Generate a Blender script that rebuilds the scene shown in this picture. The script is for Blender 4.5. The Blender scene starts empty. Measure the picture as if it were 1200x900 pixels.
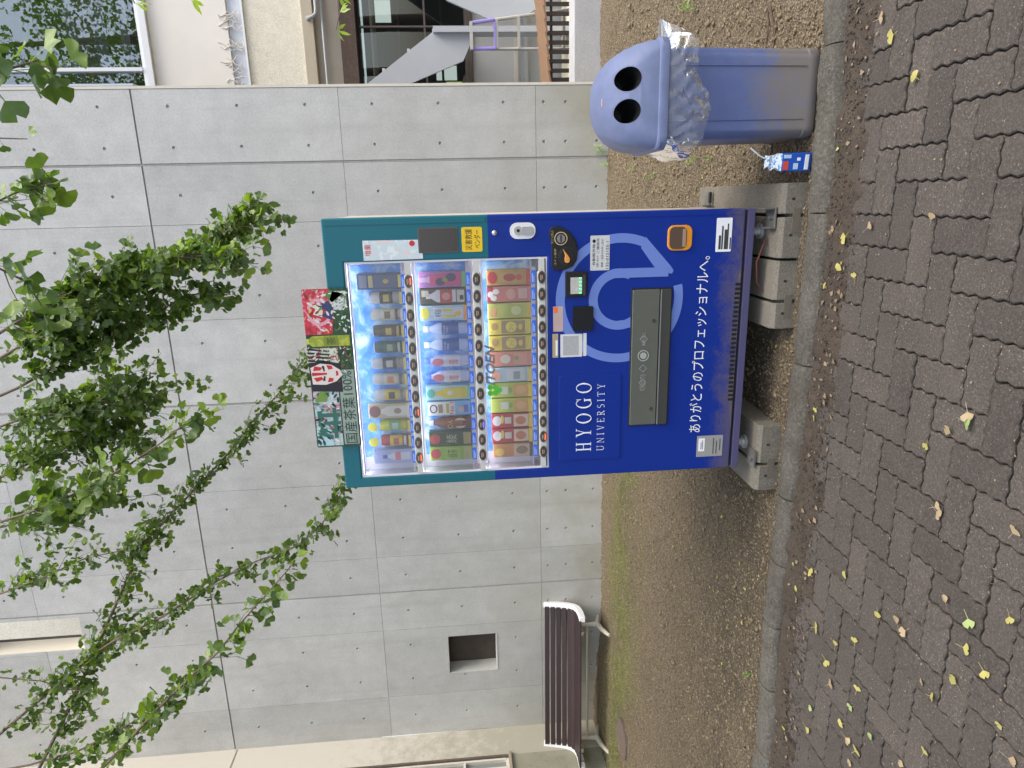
import bpy, bmesh, math, random
import numpy as np
from mathutils import Vector, Matrix, Euler

# ------------------------------------------------------------------ camera, sky, sun, exposure
scn = bpy.context.scene
R = math.radians
cam_d = bpy.data.cameras.new('camera'); cam = bpy.data.objects.new('camera', cam_d)
scn.collection.objects.link(cam); scn.camera = cam
cam_d.sensor_fit = 'HORIZONTAL'; cam_d.sensor_width = 36.0; cam_d.lens = 785.0 / 1200.0 * 36.0
cam_d.clip_start = 0.05; cam_d.clip_end = 500.0
# the phone was held on its side: picture-right is world-down, picture-up is world-right
c_right = Vector((-0.02217706, -0.08668709, -0.99598872))
c_up = Vector((0.96406044, 0.26196928, -0.04426695))
c_fwd = Vector((-0.26475582, 0.96117503, -0.07776188))
m3 = Matrix((c_right, c_up, -c_fwd)).transposed()
cam.matrix_world = Matrix.Translation((0.3825, -6.6482, 1.4995)) @ m3.to_4x4()

SUN_EL, SUN_AZ = R(58), R(112)          # azimuth measured from +Y towards +X
world = bpy.data.worlds.new('World'); scn.world = world; world.use_nodes = True
wn = world.node_tree.nodes; wl = world.node_tree.links
bg = wn['Background']
sky = wn.new('ShaderNodeTexSky'); sky.sky_type = 'NISHITA'; sky.sun_disc = False
sky.sun_elevation = SUN_EL; sky.sun_rotation = SUN_AZ; sky.air_density = 1.0; sky.dust_density = 3.0; sky.ozone_density = 0.6
hsv = wn.new('ShaderNodeHueSaturation'); hsv.inputs['Saturation'].default_value = 0.72
wl.new(sky.outputs[0], hsv.inputs['Color']); wl.new(hsv.outputs[0], bg.inputs[0])
bg.inputs[1].default_value = 0.15

sun_d = bpy.data.lights.new('sun', 'SUN'); sun_d.energy = 1.35; sun_d.angle = R(34); sun_d.color = (1.0, 0.95, 0.86)
sun = bpy.data.objects.new('sun', sun_d); scn.collection.objects.link(sun)
sdir = Vector((math.sin(SUN_AZ) * math.cos(SUN_EL), math.cos(SUN_AZ) * math.cos(SUN_EL), math.sin(SUN_EL)))
sun.rotation_euler = sdir.to_track_quat('Z', 'Y').to_euler(); sun.location = (6, -6, 12)

vs = scn.view_settings
vs.view_transform = 'Standard'; vs.look = 'None'; vs.gamma = 1.0; vs.exposure = 1.25
try: vs.use_curve_mapping = False
except Exception: pass
scn.cycles.max_bounces = 8; scn.cycles.transparent_max_bounces = 16
scn.cycles.use_denoising = True

rng = random.Random(7); nrng = np.random.default_rng(7)
COL = scn.collection
ORG = {}                                 # world origin of every object that parents others

# ------------------------------------------------------------------ materials
def _nodes(name):
    m = bpy.data.materials.new(name); m.use_nodes = True
    nt = m.node_tree; return m, nt, nt.nodes, nt.links, nt.nodes['Principled BSDF']
def rgba(c, k=1.0): return (min(1, c[0]*k), min(1, c[1]*k), min(1, c[2]*k), 1)
def noise(n, l, scale, detail=4, rough=.6, vec=None, dist=0):
    t = n.new('ShaderNodeTexNoise'); t.inputs['Scale'].default_value = scale
    t.inputs['Detail'].default_value = detail; t.inputs['Roughness'].default_value = rough
    t.inputs['Distortion'].default_value = dist
    if vec is not None: l.new(vec, t.inputs['Vector'])
    return t.outputs['Fac']
def ramp(n, l, fac, stops):
    r = n.new('ShaderNodeValToRGB'); e = r.color_ramp.elements
    e[0].position, e[0].color = stops[0][0], stops[0][1]
    e[1].position, e[1].color = stops[-1][0], stops[-1][1]
    for p, c in stops[1:-1]:
        x = e.new(p); x.color = c
    l.new(fac, r.inputs[0]); return r.outputs[0]
def mix(n, l, fac, a, b, mode='MIX'):
    x = n.new('ShaderNodeMix'); x.data_type = 'RGBA'; x.blend_type = mode; x.clamp_factor = True
    for sock, v in ((x.inputs[0], fac), (x.inputs[6], a), (x.inputs[7], b)):
        if hasattr(v, 'is_output'): l.new(v, sock)
        else: sock.default_value = v
    return x.outputs[2]
def math_(n, l, op, a, b=0.0, clamp=False):
    x = n.new('ShaderNodeMath'); x.operation = op; x.use_clamp = clamp
    for sock, v in ((x.inputs[0], a), (x.inputs[1], b)):
        if hasattr(v, 'is_output'): l.new(v, sock)
        else: sock.default_value = v
    return x.outputs[0]
def wpos(n): return n.new('ShaderNodeNewGeometry').outputs['Position']
def sep(n, l, v):
    s = n.new('ShaderNodeSeparateXYZ'); l.new(v, s.inputs[0]); return s.outputs
def bump(n, l, p, h, strength, dist=.01):
    b = n.new('ShaderNodeBump'); b.inputs['Strength'].default_value = strength; b.inputs['Distance'].default_value = dist
    l.new(h, b.inputs['Height']); l.new(b.outputs[0], p.inputs['Normal'])
MATS = {}
def mat(name, col, rough=.6, metal=0., nz=None, bp=None, coat=0., rnd=0., spec=.5):
    if name in MATS: return MATS[name]
    m, nt, n, l, p = _nodes(name)
    p.inputs['Base Color'].default_value = rgba(col); p.inputs['Roughness'].default_value = rough
    p.inputs['Metallic'].default_value = metal; p.inputs['Coat Weight'].default_value = coat
    p.inputs['Specular IOR Level'].default_value = spec
    out = None
    if nz:
        f = noise(n, l, nz[0], 6, .65, wpos(n))
        out = mix(n, l, f, rgba(col, 1-nz[1]), rgba(col, 1+nz[1]))
    if rnd:
        oi = n.new('ShaderNodeObjectInfo')
        a = out if out is not None else rgba(col)
        f = math_(n, l, 'MULTIPLY_ADD', oi.outputs['Random'], 2*rnd)
        f.node.inputs[2].default_value = 1-rnd
        cx = n.new('ShaderNodeCombineXYZ')
        for i in range(3): l.new(f, cx.inputs[i])
        out = mix(n, l, 1.0, a, cx.outputs[0], 'MULTIPLY')
    if out is not None: l.new(out, p.inputs['Base Color'])
    if bp: bump(n, l, p, noise(n, l, bp[0], 5, .6, wpos(n)), bp[1], bp[2] if len(bp) > 2 else .005)
    MATS[name] = m; return m
def scuff(m, s=.05):
    n, l = m.node_tree.nodes, m.node_tree.links; p = n['Principled BSDF']; P = wpos(n)
    r = ramp(n, l, noise(n, l, 5, 6, .75, P), [(.3, (.22, .22, .22, 1)), (.7, (.48, .48, .48, 1))]); l.new(r, p.inputs['Coat Roughness'])
    bump(n, l, p, noise(n, l, 3.0, 3, .5, P), s, .05); l.new(p.inputs['Normal'].links[0].from_socket, p.inputs['Coat Normal']); return m

def m_concrete():
    m, nt, n, l, p = _nodes('fair_faced_concrete')
    P = wpos(n); x, y, z = sep(n, l, P)
    big = noise(n, l, .9, 5, .6, P); mid = noise(n, l, 5.0, 8, .7, P); fine = noise(n, l, 60, 4, .6, P)
    c = mix(n, l, ramp(n, l, big, [(.3, (0, 0, 0, 1)), (.7, (1, 1, 1, 1))]), (.41, .418, .418, 1), (.60, .61, .615, 1))
    c = mix(n, l, ramp(n, l, mid, [(.35, (.6, .6, .6, 1)), (.65, (1, 1, 1, 1))]), c, c, 'MIX')
    c = mix(n, l, .42, c, ramp(n, l, mid, [(.30, (.29, .29, .278, 1)), (.5, (.43, .432, .418, 1)), (.70, (.58, .58, .565, 1))]))
    c = mix(n, l, .16, c, ramp(n, l, fine, [(.36, (.24, .24, .24, 1)), (.5, (.47, .47, .47, 1)), (.64, (.70, .70, .70, 1))]))
    mp = n.new('ShaderNodeMapping'); l.new(P, mp.inputs[0]); mp.inputs['Scale'].default_value = (5, 5, .35)
    st = ramp(n, l, noise(n, l, 1.6, 4, .6, mp.outputs[0]), [(.52, (0, 0, 0, 1)), (.75, (1, 1, 1, 1))])
    c = mix(n, l, math_(n, l, 'MULTIPLY', st, .30), c, (.30, .295, .28, 1))
    bl = ramp(n, l, noise(n, l, 2.3, 7, .75, P), [(.56, (0, 0, 0, 1)), (.74, (1, 1, 1, 1))])
    c = mix(n, l, math_(n, l, 'MULTIPLY', bl, .35), c, (.58, .585, .585, 1))
    # damp, mossy discolouring near the soil
    low = math_(n, l, 'SUBTRACT', 1.0, math_(n, l, 'MULTIPLY', z, .75), True)
    pat = ramp(n, l, noise(n, l, 1.3, 4, .6, P), [(.38, (0, 0, 0, 1)), (.68, (1, 1, 1, 1))])
    f = math_(n, l, 'MULTIPLY', math_(n, l, 'MULTIPLY', low, pat), .7)
    c = mix(n, l, f, c, (.27, .25, .17, 1))
    gr = n.new('ShaderNodeMapRange'); l.new(z, gr.inputs[0]); gr.inputs[1].default_value = 4.0; gr.inputs[2].default_value = .2; gr.inputs[3].default_value = 0; gr.inputs[4].default_value = 1  # warm darker tint toward the ground, painting in the falloff of sky light
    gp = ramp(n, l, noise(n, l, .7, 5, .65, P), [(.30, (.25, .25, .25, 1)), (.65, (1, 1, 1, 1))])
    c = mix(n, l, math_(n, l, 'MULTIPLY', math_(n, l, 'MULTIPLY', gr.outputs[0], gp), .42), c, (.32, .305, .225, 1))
    oi = n.new('ShaderNodeObjectInfo')
    f = math_(n, l, 'MULTIPLY_ADD', oi.outputs['Random'], .14); f.node.inputs[2].default_value = .94
    cx = n.new('ShaderNodeCombineXYZ')
    for i in range(3): l.new(f, cx.inputs[i])
    c = mix(n, l, 1.0, c, cx.outputs[0], 'MULTIPLY')
    l.new(c, p.inputs['Base Color']); p.inputs['Roughness'].default_value = .75
    bump(n, l, p, math_(n, l, 'ADD', mid, math_(n, l, 'MULTIPLY', fine, .3)), .25, .004)
    return m
def m_soil():
    m, nt, n, l, p = _nodes('dry_soil')
    P = wpos(n); x, y, z = sep(n, l, P)
    a = noise(n, l, 1.3, 6, .65, P); b = noise(n, l, 34, 5, .75, P); c3 = noise(n, l, 105, 4, .7, P)
    c = ramp(n, l, a, [(.32, (.118, .086, .044, 1)), (.5, (.200, .150, .080, 1)), (.68, (.285, .218, .122, 1))])
    c = mix(n, l, .55, c, ramp(n, l, b, [(.32, (.040, .027, .016, 1)), (.52, (.190, .142, .080, 1)), (.70, (.36, .285, .18, 1))]))
    c = mix(n, l, .62, c, ramp(n, l, c3, [(.38, (.026, .018, .011, 1)), (.50, (.15, .110, .066, 1)), (.62, (.52, .42, .29, 1))]))
    # thin moss / turf in a band along the wall on the bench side
    mx = math_(n, l, 'MULTIPLY', math_(n, l, 'ADD', x, .9), -1.1, True)
    band = math_(n, l, 'SUBTRACT', 1.0, math_(n, l, 'ABSOLUTE', math_(n, l, 'MULTIPLY', math_(n, l, 'ADD', y, .85), 1.3)), True)
    pat = ramp(n, l, noise(n, l, 2.6, 7, .75, P), [(.38, (0, 0, 0, 1)), (.52, (1, 1, 1, 1))])
    f = math_(n, l, 'MULTIPLY', math_(n, l, 'MULTIPLY', mx, band, True), math_(n, l, 'MULTIPLY', pat, .9), True)
    c = mix(n, l, f, c, mix(n, l, b, (.050, .062, .014, 1), (.15, .16, .042, 1)))
    # tree and machine shade painted in as darker soil near kerb and bench side
    k = math_(n, l, 'MULTIPLY', math_(n, l, 'ADD', y, 2.3), -.9, True)
    k = math_(n, l, 'MULTIPLY', k, math_(n, l, 'MULTIPLY', math_(n, l, 'SUBTRACT', x, .55), -1.2, True))
    pk = ramp(n, l, noise(n, l, 2.0, 5, .7, P), [(.30, (.25, .25, .25, 1)), (.58, (1, 1, 1, 1))])
    c = mix(n, l, math_(n, l, 'MULTIPLY', math_(n, l, 'MULTIPLY', k, pk), .60), c, mix(n, l, c3, (.022, .017, .009, 1), (.098, .075, .042, 1)))
    l.new(c, p.inputs['Base Color']); p.inputs['Roughness'].default_value = .95
    bump(n, l, p, math_(n, l, 'ADD', b, math_(n, l, 'MULTIPLY', c3, .6)), 1.0, .035)
    return m
def m_paver():
    m, nt, n, l, p = _nodes('interlocking_paver')
    P = wpos(n)
    a = noise(n, l, 6, 6, .7, P); b = noise(n, l, 120, 5, .8, P); c0 = noise(n, l, 210, 2, .5, P)
    c = mix(n, l, ramp(n, l, a, [(.3, (0, 0, 0, 1)), (.7, (1, 1, 1, 1))]), (.044, .035, .027, 1), (.083, .068, .055, 1))
    c = mix(n, l, .55, c, ramp(n, l, b, [(.33, (.020, .016, .012, 1)), (.52, (.066, .053, .043, 1)), (.68, (.19, .160, .134, 1))]))
    c = mix(n, l, ramp(n, l, c0, [(.68, (0, 0, 0, 1)), (.74, (1, 1, 1, 1))]), c, (.34, .31, .28, 1))
    st = ramp(n, l, noise(n, l, 2.1, 5, .65, P), [(.55, (0, 0, 0, 1)), (.72, (1, 1, 1, 1))])
    c = mix(n, l, math_(n, l, 'MULTIPLY', st, .40), c, (.042, .035, .026, 1))
    oi = n.new('ShaderNodeObjectInfo')
    f = math_(n, l, 'MULTIPLY_ADD', oi.outputs['Random'], .34); f.node.inputs[2].default_value = .83
    cx = n.new('ShaderNodeCombineXYZ')
    for i in range(3): l.new(f, cx.inputs[i])
    c = mix(n, l, 1.0, c, cx.outputs[0], 'MULTIPLY')
    l.new(c, p.inputs['Base Color']); p.inputs['Roughness'].default_value = .85
    bump(n, l, p, math_(n, l, 'ADD', b, math_(n, l, 'MULTIPLY', a, .8)), .55, .004)
    return m
def m_rough_stone(name, ca, cb, speck=.3, moss=0., big=3.0):
    m, nt, n, l, p = _nodes(name)
    P = wpos(n)
    a = noise(n, l, big, 6, .7, P); b = noise(n, l, 130, 4, .75, P)
    c = mix(n, l, ramp(n, l, a, [(.3, (0, 0, 0, 1)), (.7, (1, 1, 1, 1))]), rgba(ca), rgba(cb))
    c = mix(n, l, speck, c, ramp(n, l, b, [(.32, rgba(ca, .45)), (.55, rgba(cb)), (.75, rgba(cb, 1.7))]))
    if moss:
        g = ramp(n, l, noise(n, l, 7, 5, .7, P), [(.5, (0, 0, 0, 1)), (.7, (1, 1, 1, 1))])
        c = mix(n, l, math_(n, l, 'MULTIPLY', g, moss), c, (.06, .065, .025, 1))
    l.new(c, p.inputs['Base Color']); p.inputs['Roughness'].default_value = .85
    bump(n, l, p, math_(n, l, 'ADD', b, a), .6, .005)
    return m
def m_leaf(name, c1, c2, tr):
    m, nt, n, l, p = _nodes(name)
    oi = n.new('ShaderNodeObjectInfo'); P = wpos(n)
    f = noise(n, l, 14, 3, .6, P)
    c = mix(n, l, ramp(n, l, f, [(.3, (0, 0, 0, 1)), (.7, (1, 1, 1, 1))]), rgba(c1), rgba(c2))
    l.new(c, p.inputs['Base Color']); p.inputs['Roughness'].default_value = .5
    t = n.new('ShaderNodeBsdfTranslucent')
    l.new(mix(n, l, 1.0, c, rgba(tr), 'MULTIPLY'), t.inputs[0])
    ad = n.new('ShaderNodeAddShader'); l.new(p.outputs[0], ad.inputs[0]); l.new(t.outputs[0], ad.inputs[1])
    l.new(ad.outputs[0], n['Material Output'].inputs[0])
    return m
def m_dirty(name, col, dirt, z0, z1, rough=.4, coat=0., amt=.85, fade=None):
    """painted or plastic surface with dried mud splashed up from the ground"""
    m, nt, n, l, p = _nodes(name)
    P = wpos(n); x, y, z = sep(n, l, P)
    mr = n.new('ShaderNodeMapRange'); l.new(z, mr.inputs[0])
    mr.inputs[1].default_value = z1; mr.inputs[2].default_value = z0; mr.inputs[3].default_value = 0; mr.inputs[4].default_value = 1
    sp = noise(n, l, 120, 4, .75, P); bl = noise(n, l, 9, 5, .7, P)
    f = math_(n, l, 'ADD', mr.outputs[0], math_(n, l, 'MULTIPLY', math_(n, l, 'SUBTRACT', math_(n, l, 'ADD', math_(n, l, 'MULTIPLY', sp, .7), bl), .85), 1.2))
    f = ramp(n, l, f, [(.30, (0, 0, 0, 1)), (.72, (1, 1, 1, 1))])
    f = math_(n, l, 'MULTIPLY', math_(n, l, 'MULTIPLY', f, math_(n, l, 'MULTIPLY', mr.outputs[0], 2.2, True)), amt, True)
    base = rgba(col)
    if fade is not None:
        base = mix(n, l, ramp(n, l, noise(n, l, 6, 6, .7, P), [(.35, (0, 0, 0, 1)), (.7, (1, 1, 1, 1))]), rgba(col), rgba(fade))
    c = mix(n, l, f, base, rgba(dirt))
    l.new(c, p.inputs['Base Color'])
    rr = math_(n, l, 'MULTIPLY_ADD', f, .5); rr.node.inputs[2].default_value = rough
    l.new(rr, p.inputs['Roughness']); p.inputs['Coat Weight'].default_value = coat; p.inputs['Coat Roughness'].default_value = .15
    return m
def m_clear(name, tint=(1, 1, 1), gl=.06, rough=.02, haze=0.):
    """thin clear sheet: mostly see-through, with a Fresnel reflection"""
    m = bpy.data.materials.new(name); m.use_nodes = True
    nt = m.node_tree; n = nt.nodes; l = nt.links; n.remove(n['Principled BSDF'])
    tr = n.new('ShaderNodeBsdfTransparent'); tr.inputs[0].default_value = rgba(tint)
    g = n.new('ShaderNodeBsdfGlossy'); g.inputs['Roughness'].default_value = rough
    fr = n.new('ShaderNodeFresnel'); fr.inputs[0].default_value = 1.45
    f = math_(n, l, 'ADD', fr.outputs[0], gl)
    mx = n.new('ShaderNodeMixShader'); l.new(f, mx.inputs[0]); l.new(tr.outputs[0], mx.inputs[1]); l.new(g.outputs[0], mx.inputs[2])
    o = mx.outputs[0]
    if haze:
        d = n.new('ShaderNodeBsdfDiffuse'); d.inputs[0].default_value = (.8, .8, .78, 1)
        m2 = n.new('ShaderNodeMixShader'); m2.inputs[0].default_value = haze
        l.new(o, m2.inputs[1]); l.new(d.outputs[0], m2.inputs[2]); o = m2.outputs[0]
    l.new(o, n['Material Output'].inputs[0])
    return m
def m_print(name, cols, scale, detail=3, dist=1.0, rough=.4, hard=True, lin=None):
    """flat printed picture: patches of ink"""
    m, nt, n, l, p = _nodes(name)
    P = wpos(n)
    f = noise(n, l, scale, detail, .6, P, dist)
    k = len(cols); st = [(.28 + .44 * i / max(1, k - 1), rgba(c)) for i, c in enumerate(cols)]
    c = ramp(n, l, f, st)
    if hard: c.node.color_ramp.interpolation = 'CONSTANT'
    l.new(c, p.inputs['Base Color']); p.inputs['Roughness'].default_value = rough
    return m
def m_emit(name, col, s):
    m, nt, n, l, p = _nodes(name)
    p.inputs['Base Color'].default_value = rgba(col); p.inputs['Emission Color'].default_value = rgba(col)
    p.inputs['Emission Strength'].default_value = s; return m

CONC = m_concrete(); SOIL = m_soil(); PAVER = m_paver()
def m_kerb():
    m, nt, n, l, p = _nodes('kerb_concrete')
    P = wpos(n); a = noise(n, l, 4, 7, .75, P); b = noise(n, l, 75, 5, .8, P); d = noise(n, l, 190, 2, .5, P)
    c = ramp(n, l, a, [(.34, (.040, .034, .025, 1)), (.5, (.076, .069, .053, 1)), (.66, (.120, .111, .090, 1))])
    c = mix(n, l, .5, c, ramp(n, l, b, [(.34, (.030, .026, .020, 1)), (.52, (.105, .096, .077, 1)), (.68, (.24, .225, .19, 1))]))
    c = mix(n, l, ramp(n, l, d, [(.69, (0, 0, 0, 1)), (.75, (1, 1, 1, 1))]), c, (.36, .34, .30, 1))
    g = ramp(n, l, noise(n, l, 6, 5, .7, P), [(.52, (0, 0, 0, 1)), (.68, (1, 1, 1, 1))])
    c = mix(n, l, math_(n, l, 'MULTIPLY', g, .45), c, (.055, .040, .026, 1))
    l.new(c, p.inputs['Base Color']); p.inputs['Roughness'].default_value = .9
    bump(n, l, p, math_(n, l, 'ADD', b, math_(n, l, 'MULTIPLY', a, 1.5)), .8, .008); return m
KERB = m_kerb()
BLOCK = m_rough_stone('base_block_concrete', (.110, .097, .074), (.190, .170, .135), .5, .25)
STUCCO = m_rough_stone('rough_cast_render', (.62, .57, .45), (.85, .80, .66), .5, 0, 14)
CREAM = m_dirty('cream_painted_wall', (.52, .49, .43), (.25, .24, .165), .3, 4.0, .8, 0, .62)
GREENISH = m_rough_stone('algae_stained_wall', (.19, .185, .13), (.30, .29, .22), .3, .3)
BARK = mat('ginkgo_bark', (.16, .115, .085), .85, nz=(30, .4), bp=(60, .7, .004))
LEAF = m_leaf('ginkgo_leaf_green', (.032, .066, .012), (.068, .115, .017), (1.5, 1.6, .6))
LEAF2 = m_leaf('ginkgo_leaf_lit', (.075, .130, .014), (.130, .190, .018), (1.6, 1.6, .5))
YLEAF = m_leaf('fallen_leaf_yellow', (.30, .275, .07), (.42, .37, .115), (.3, .3, .2))
GLEAF = m_leaf('fallen_leaf_green', (.22, .30, .09), (.36, .42, .16), (.3, .3, .2))
BLEAF = m_leaf('fallen_leaf_tan', (.27, .20, .105), (.38, .29, .17), (.3, .3, .2))
DLEAF = m_leaf('dry_scrap', (.15, .11, .065), (.28, .21, .13), (.2, .2, .2))
WEED = m_leaf('weed_leaf', (.10, .17, .03), (.20, .28, .06), (1.0, 1.0, .5))

# ------------------------------------------------------------------ mesh helpers
class MB:
    def __init__(s): s.v = []; s.f = []; s.mi = []
    def add(s, vs, fs, mi=0):
        o = len(s.v); s.v += [tuple(v) for v in vs]
        s.f += [tuple(i + o for i in f) for f in fs]; s.mi += [mi] * len(fs); return s
    def box(s, x0, x1, y0, y1, z0, z1, mi=0):
        x0, x1 = sorted((x0, x1)); y0, y1 = sorted((y0, y1)); z0, z1 = sorted((z0, z1))
        return s.add([(x0,y0,z0),(x1,y0,z0),(x1,y1,z0),(x0,y1,z0),(x0,y0,z1),(x1,y0,z1),(x1,y1,z1),(x0,y1,z1)],
                     [(0,3,2,1),(4,5,6,7),(0,1,5,4),(1,2,6,5),(2,3,7,6),(3,0,4,7)], mi)
    def lathe(s, c, prof, n=16, mi=0, axis='z', sy=1.0):
        """prof: (r, h) pairs along the axis"""
        vs = []; fs = []; k = len(prof)
        for r, h in prof:
            for i in range(n):
                a = 2 * math.pi * i / n; p, q = r * math.cos(a), r * math.sin(a) * sy
                if axis == 'z': vs.append((c[0]+p, c[1]+q, c[2]+h))
                elif axis == 'y': vs.append((c[0]+p, c[1]+h, c[2]+q))
                else: vs.append((c[0]+h, c[1]+p, c[2]+q))
        for j in range(k-1):
            for i in range(n):
                i2 = (i+1) % n; q = (j*n+i, j*n+i2, (j+1)*n+i2, (j+1)*n+i)
                fs.append(q if axis != 'y' else q[::-1])
        b = tuple(range(n-1, -1, -1)); t = tuple((k-1)*n+i for i in range(n))
        if axis == 'y': b, t = b[::-1], t[::-1]
        fs += [b, t]
        return s.add(vs, fs, mi)
    def disc(s, c, rx, rz, y0, y1, n=20, mi=0):
        """elliptical plate in the XZ plane from y0 (front, facing -Y) to y1"""
        return s.poly([(c[0]+rx*math.cos(2*math.pi*i/n), c[1]+rz*math.sin(2*math.pi*i/n)) for i in range(n)], y0, y1, mi)
    def poly(s, pts, y0, y1, mi=0):
        """outline (x, z) extruded along Y; front at y0"""
        n = len(pts)
        a = sum(pts[i][0]*pts[(i+1)%n][1]-pts[(i+1)%n][0]*pts[i][1] for i in range(n))
        if a < 0: pts = pts[::-1]
        vs = [(x, y0, z) for x, z in pts] + [(x, y1, z) for x, z in pts]
        fs = [tuple(range(n)), tuple(range(2*n-1, n-1, -1))] + [((i+1)%n, i, n+i, n+(i+1)%n) for i in range(n)]
        return s.add(vs, fs, mi)
    def rrect(s, x0, x1, z0, z1, r, y0, y1, mi=0, k=4):
        x0, x1 = sorted((x0, x1)); z0, z1 = sorted((z0, z1)); pts = []
        for cx, cz, a0 in ((x1-r, z1-r, 0), (x0+r, z1-r, 90), (x0+r, z0+r, 180), (x1-r, z0+r, 270)):
            for i in range(k+1):
                a = R(a0 + 90*i/k); pts.append((cx+r*math.cos(a), cz+r*math.sin(a)))
        return s.poly(pts, y0, y1, mi)
    def ring(s, c, r0, r1, a0, a1, y0, y1, n=40, mi=0):
        """flat arc band in the XZ plane"""
        o = [(c[0]+r1*math.cos(R(a0+(a1-a0)*i/n)), c[1]+r1*math.sin(R(a0+(a1-a0)*i/n))) for i in range(n+1)]
        q = [(c[0]+r0*math.cos(R(a0+(a1-a0)*i/n)), c[1]+r0*math.sin(R(a0+(a1-a0)*i/n))) for i in range(n+1)]
        for i in range(n): s.poly([o[i], o[i+1], q[i+1], q[i]], y0, y1, mi)
        return s
    def tube(s, pts, rad, n=8, mi=0):
        pts = [Vector(p) for p in pts]; k = len(pts)
        rad = rad if isinstance(rad, (list, tuple)) else [rad]*k
        vs = []; up = Vector((.31, .17, .93))
        for j, p in enumerate(pts):
            d = (pts[min(j+1, k-1)] - pts[max(j-1, 0)]).normalized()
            a = d.cross(up)
            if a.length < .05: a = d.cross(Vector((1, 0, 0)))
            a.normalize(); b = d.cross(a)
            for i in range(n):
                t = 2*math.pi*i/n; vs.append(p + a*(rad[j]*math.cos(t)) + b*(rad[j]*math.sin(t)))
        fs = [(j*n+i, j*n+(i+1)%n, (j+1)*n+(i+1)%n, (j+1)*n+i) for j in range(k-1) for i in range(n)]
        fs += [tuple(range(n-1, -1, -1)), tuple((k-1)*n+i for i in range(n))]
        return s.add(vs, fs, mi)
    def loft(s, rings, mi=0, cap=True):
        n = len(rings[0]); vs = [p for r in rings for p in r]; k = len(rings)
        fs = [(j*n+i, j*n+(i+1)%n, (j+1)*n+(i+1)%n, (j+1)*n+i) for j in range(k-1) for i in range(n)]
        if cap: fs += [tuple(range(n-1, -1, -1)), tuple((k-1)*n+i for i in range(n))]
        return s.add(vs, fs, mi)
    def mesh(s, name, mats, off=(0, 0, 0), smooth=False):
        me = bpy.data.meshes.new(name)
        me.from_pydata([(v[0]-off[0], v[1]-off[1], v[2]-off[2]) for v in s.v], [], s.f)
        for m in (mats if isinstance(mats, (list, tuple)) else [mats]): me.materials.append(m)
        if max(s.mi, default=0): me.polygons.foreach_set('material_index', s.mi)
        if smooth: me.polygons.foreach_set('use_smooth', [True]*len(me.polygons))
        me.update(); return me
    def build(s, name, mats, parent=None, smooth=False, bevel=0, seg=2, fixn=False):
        off = ORG[parent.name] if parent is not None else (0, 0, 0)
        me = s.mesh(name, mats, off, smooth)
        if fixn:
            b = bmesh.new(); b.from_mesh(me); bmesh.ops.recalc_face_normals(b, faces=b.faces); b.to_mesh(me); b.free()
        o = bpy.data.objects.new(name, me); COL.objects.link(o); o.parent = parent
        ORG[o.name] = off
        if bevel:
            bv = o.modifiers.new('bevel', 'BEVEL'); bv.width = bevel; bv.segments = seg; bv.limit_method = 'ANGLE'; bv.angle_limit = R(40)
            bv.harden_normals = False
        if smooth:
            try: me.set_sharp_from_angle(angle=R(38))
            except Exception: pass
        return o
def tag(o, label, cat, group=None, kind=None):
    if label: o['label'] = label
    if cat: o['category'] = cat
    if group: o['group'] = group
    if kind: o['kind'] = kind
    return o
def thing(name, loc, label, cat, group=None):
    o = bpy.data.objects.new(name, None); COL.objects.link(o); o.location = loc; o.empty_display_size = .1
    ORG[o.name] = tuple(loc); return tag(o, label, cat, group)
def inst(name, me, loc, rot=(0, 0, 0), sc=(1, 1, 1), parent=None):
    o = bpy.data.objects.new(name, me); COL.objects.link(o); o.parent = parent
    off = ORG[parent.name] if parent is not None else (0, 0, 0)
    o.location = (loc[0]-off[0], loc[1]-off[1], loc[2]-off[2]); o.rotation_euler = rot; o.scale = sc
    return o
def text(body, x0, x1, z0, z1, y, m, parent, name='lettering', ext=.0006, bold=0, shear=0, rot=0):
    """lettering that fills the box x0..x1, z0..z1 on the plane at y, facing -Y"""
    cu = bpy.data.curves.new('lettering', 'FONT'); cu.body = body; cu.size = .1; cu.extrude = 0; cu.resolution_u = 2; cu.shear = shear
    cu.space_line = .9; cu.offset = bold
    t = bpy.data.objects.new('lettering', cu); COL.objects.link(t)
    bpy.context.view_layer.update()
    me = bpy.data.meshes.new_from_object(t.evaluated_get(bpy.context.evaluated_depsgraph_get()))
    bpy.data.objects.remove(t); bpy.data.curves.remove(cu)
    n = len(me.vertices)
    if n == 0: return None
    co = np.empty(n*3); me.vertices.foreach_get('co', co); co = co.reshape(-1, 3)
    lo = co.min(0); hi = co.max(0); w = hi - lo; w[w == 0] = 1
    if rot: # quarter turn
        co = np.stack([-co[:, 1], co[:, 0], co[:, 2]], 1); lo = co.min(0); hi = co.max(0); w = hi-lo; w[w == 0] = 1
    u = (co - lo) / w
    off = ORG[parent.name]
    X = x0 + u[:, 0]*(x1-x0) - off[0]; Z = z0 + u[:, 1]*(z1-z0) - off[2]; Y = np.full(n, y - off[1])
    me.vertices.foreach_set('co', np.stack([X, Y, Z], 1).ravel()); me.materials.clear(); me.materials.append(m); me.update()
    o = bpy.data.objects.new(name, me); COL.objects.link(o); o.parent = parent; ORG[o.name] = off
    return o
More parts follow.
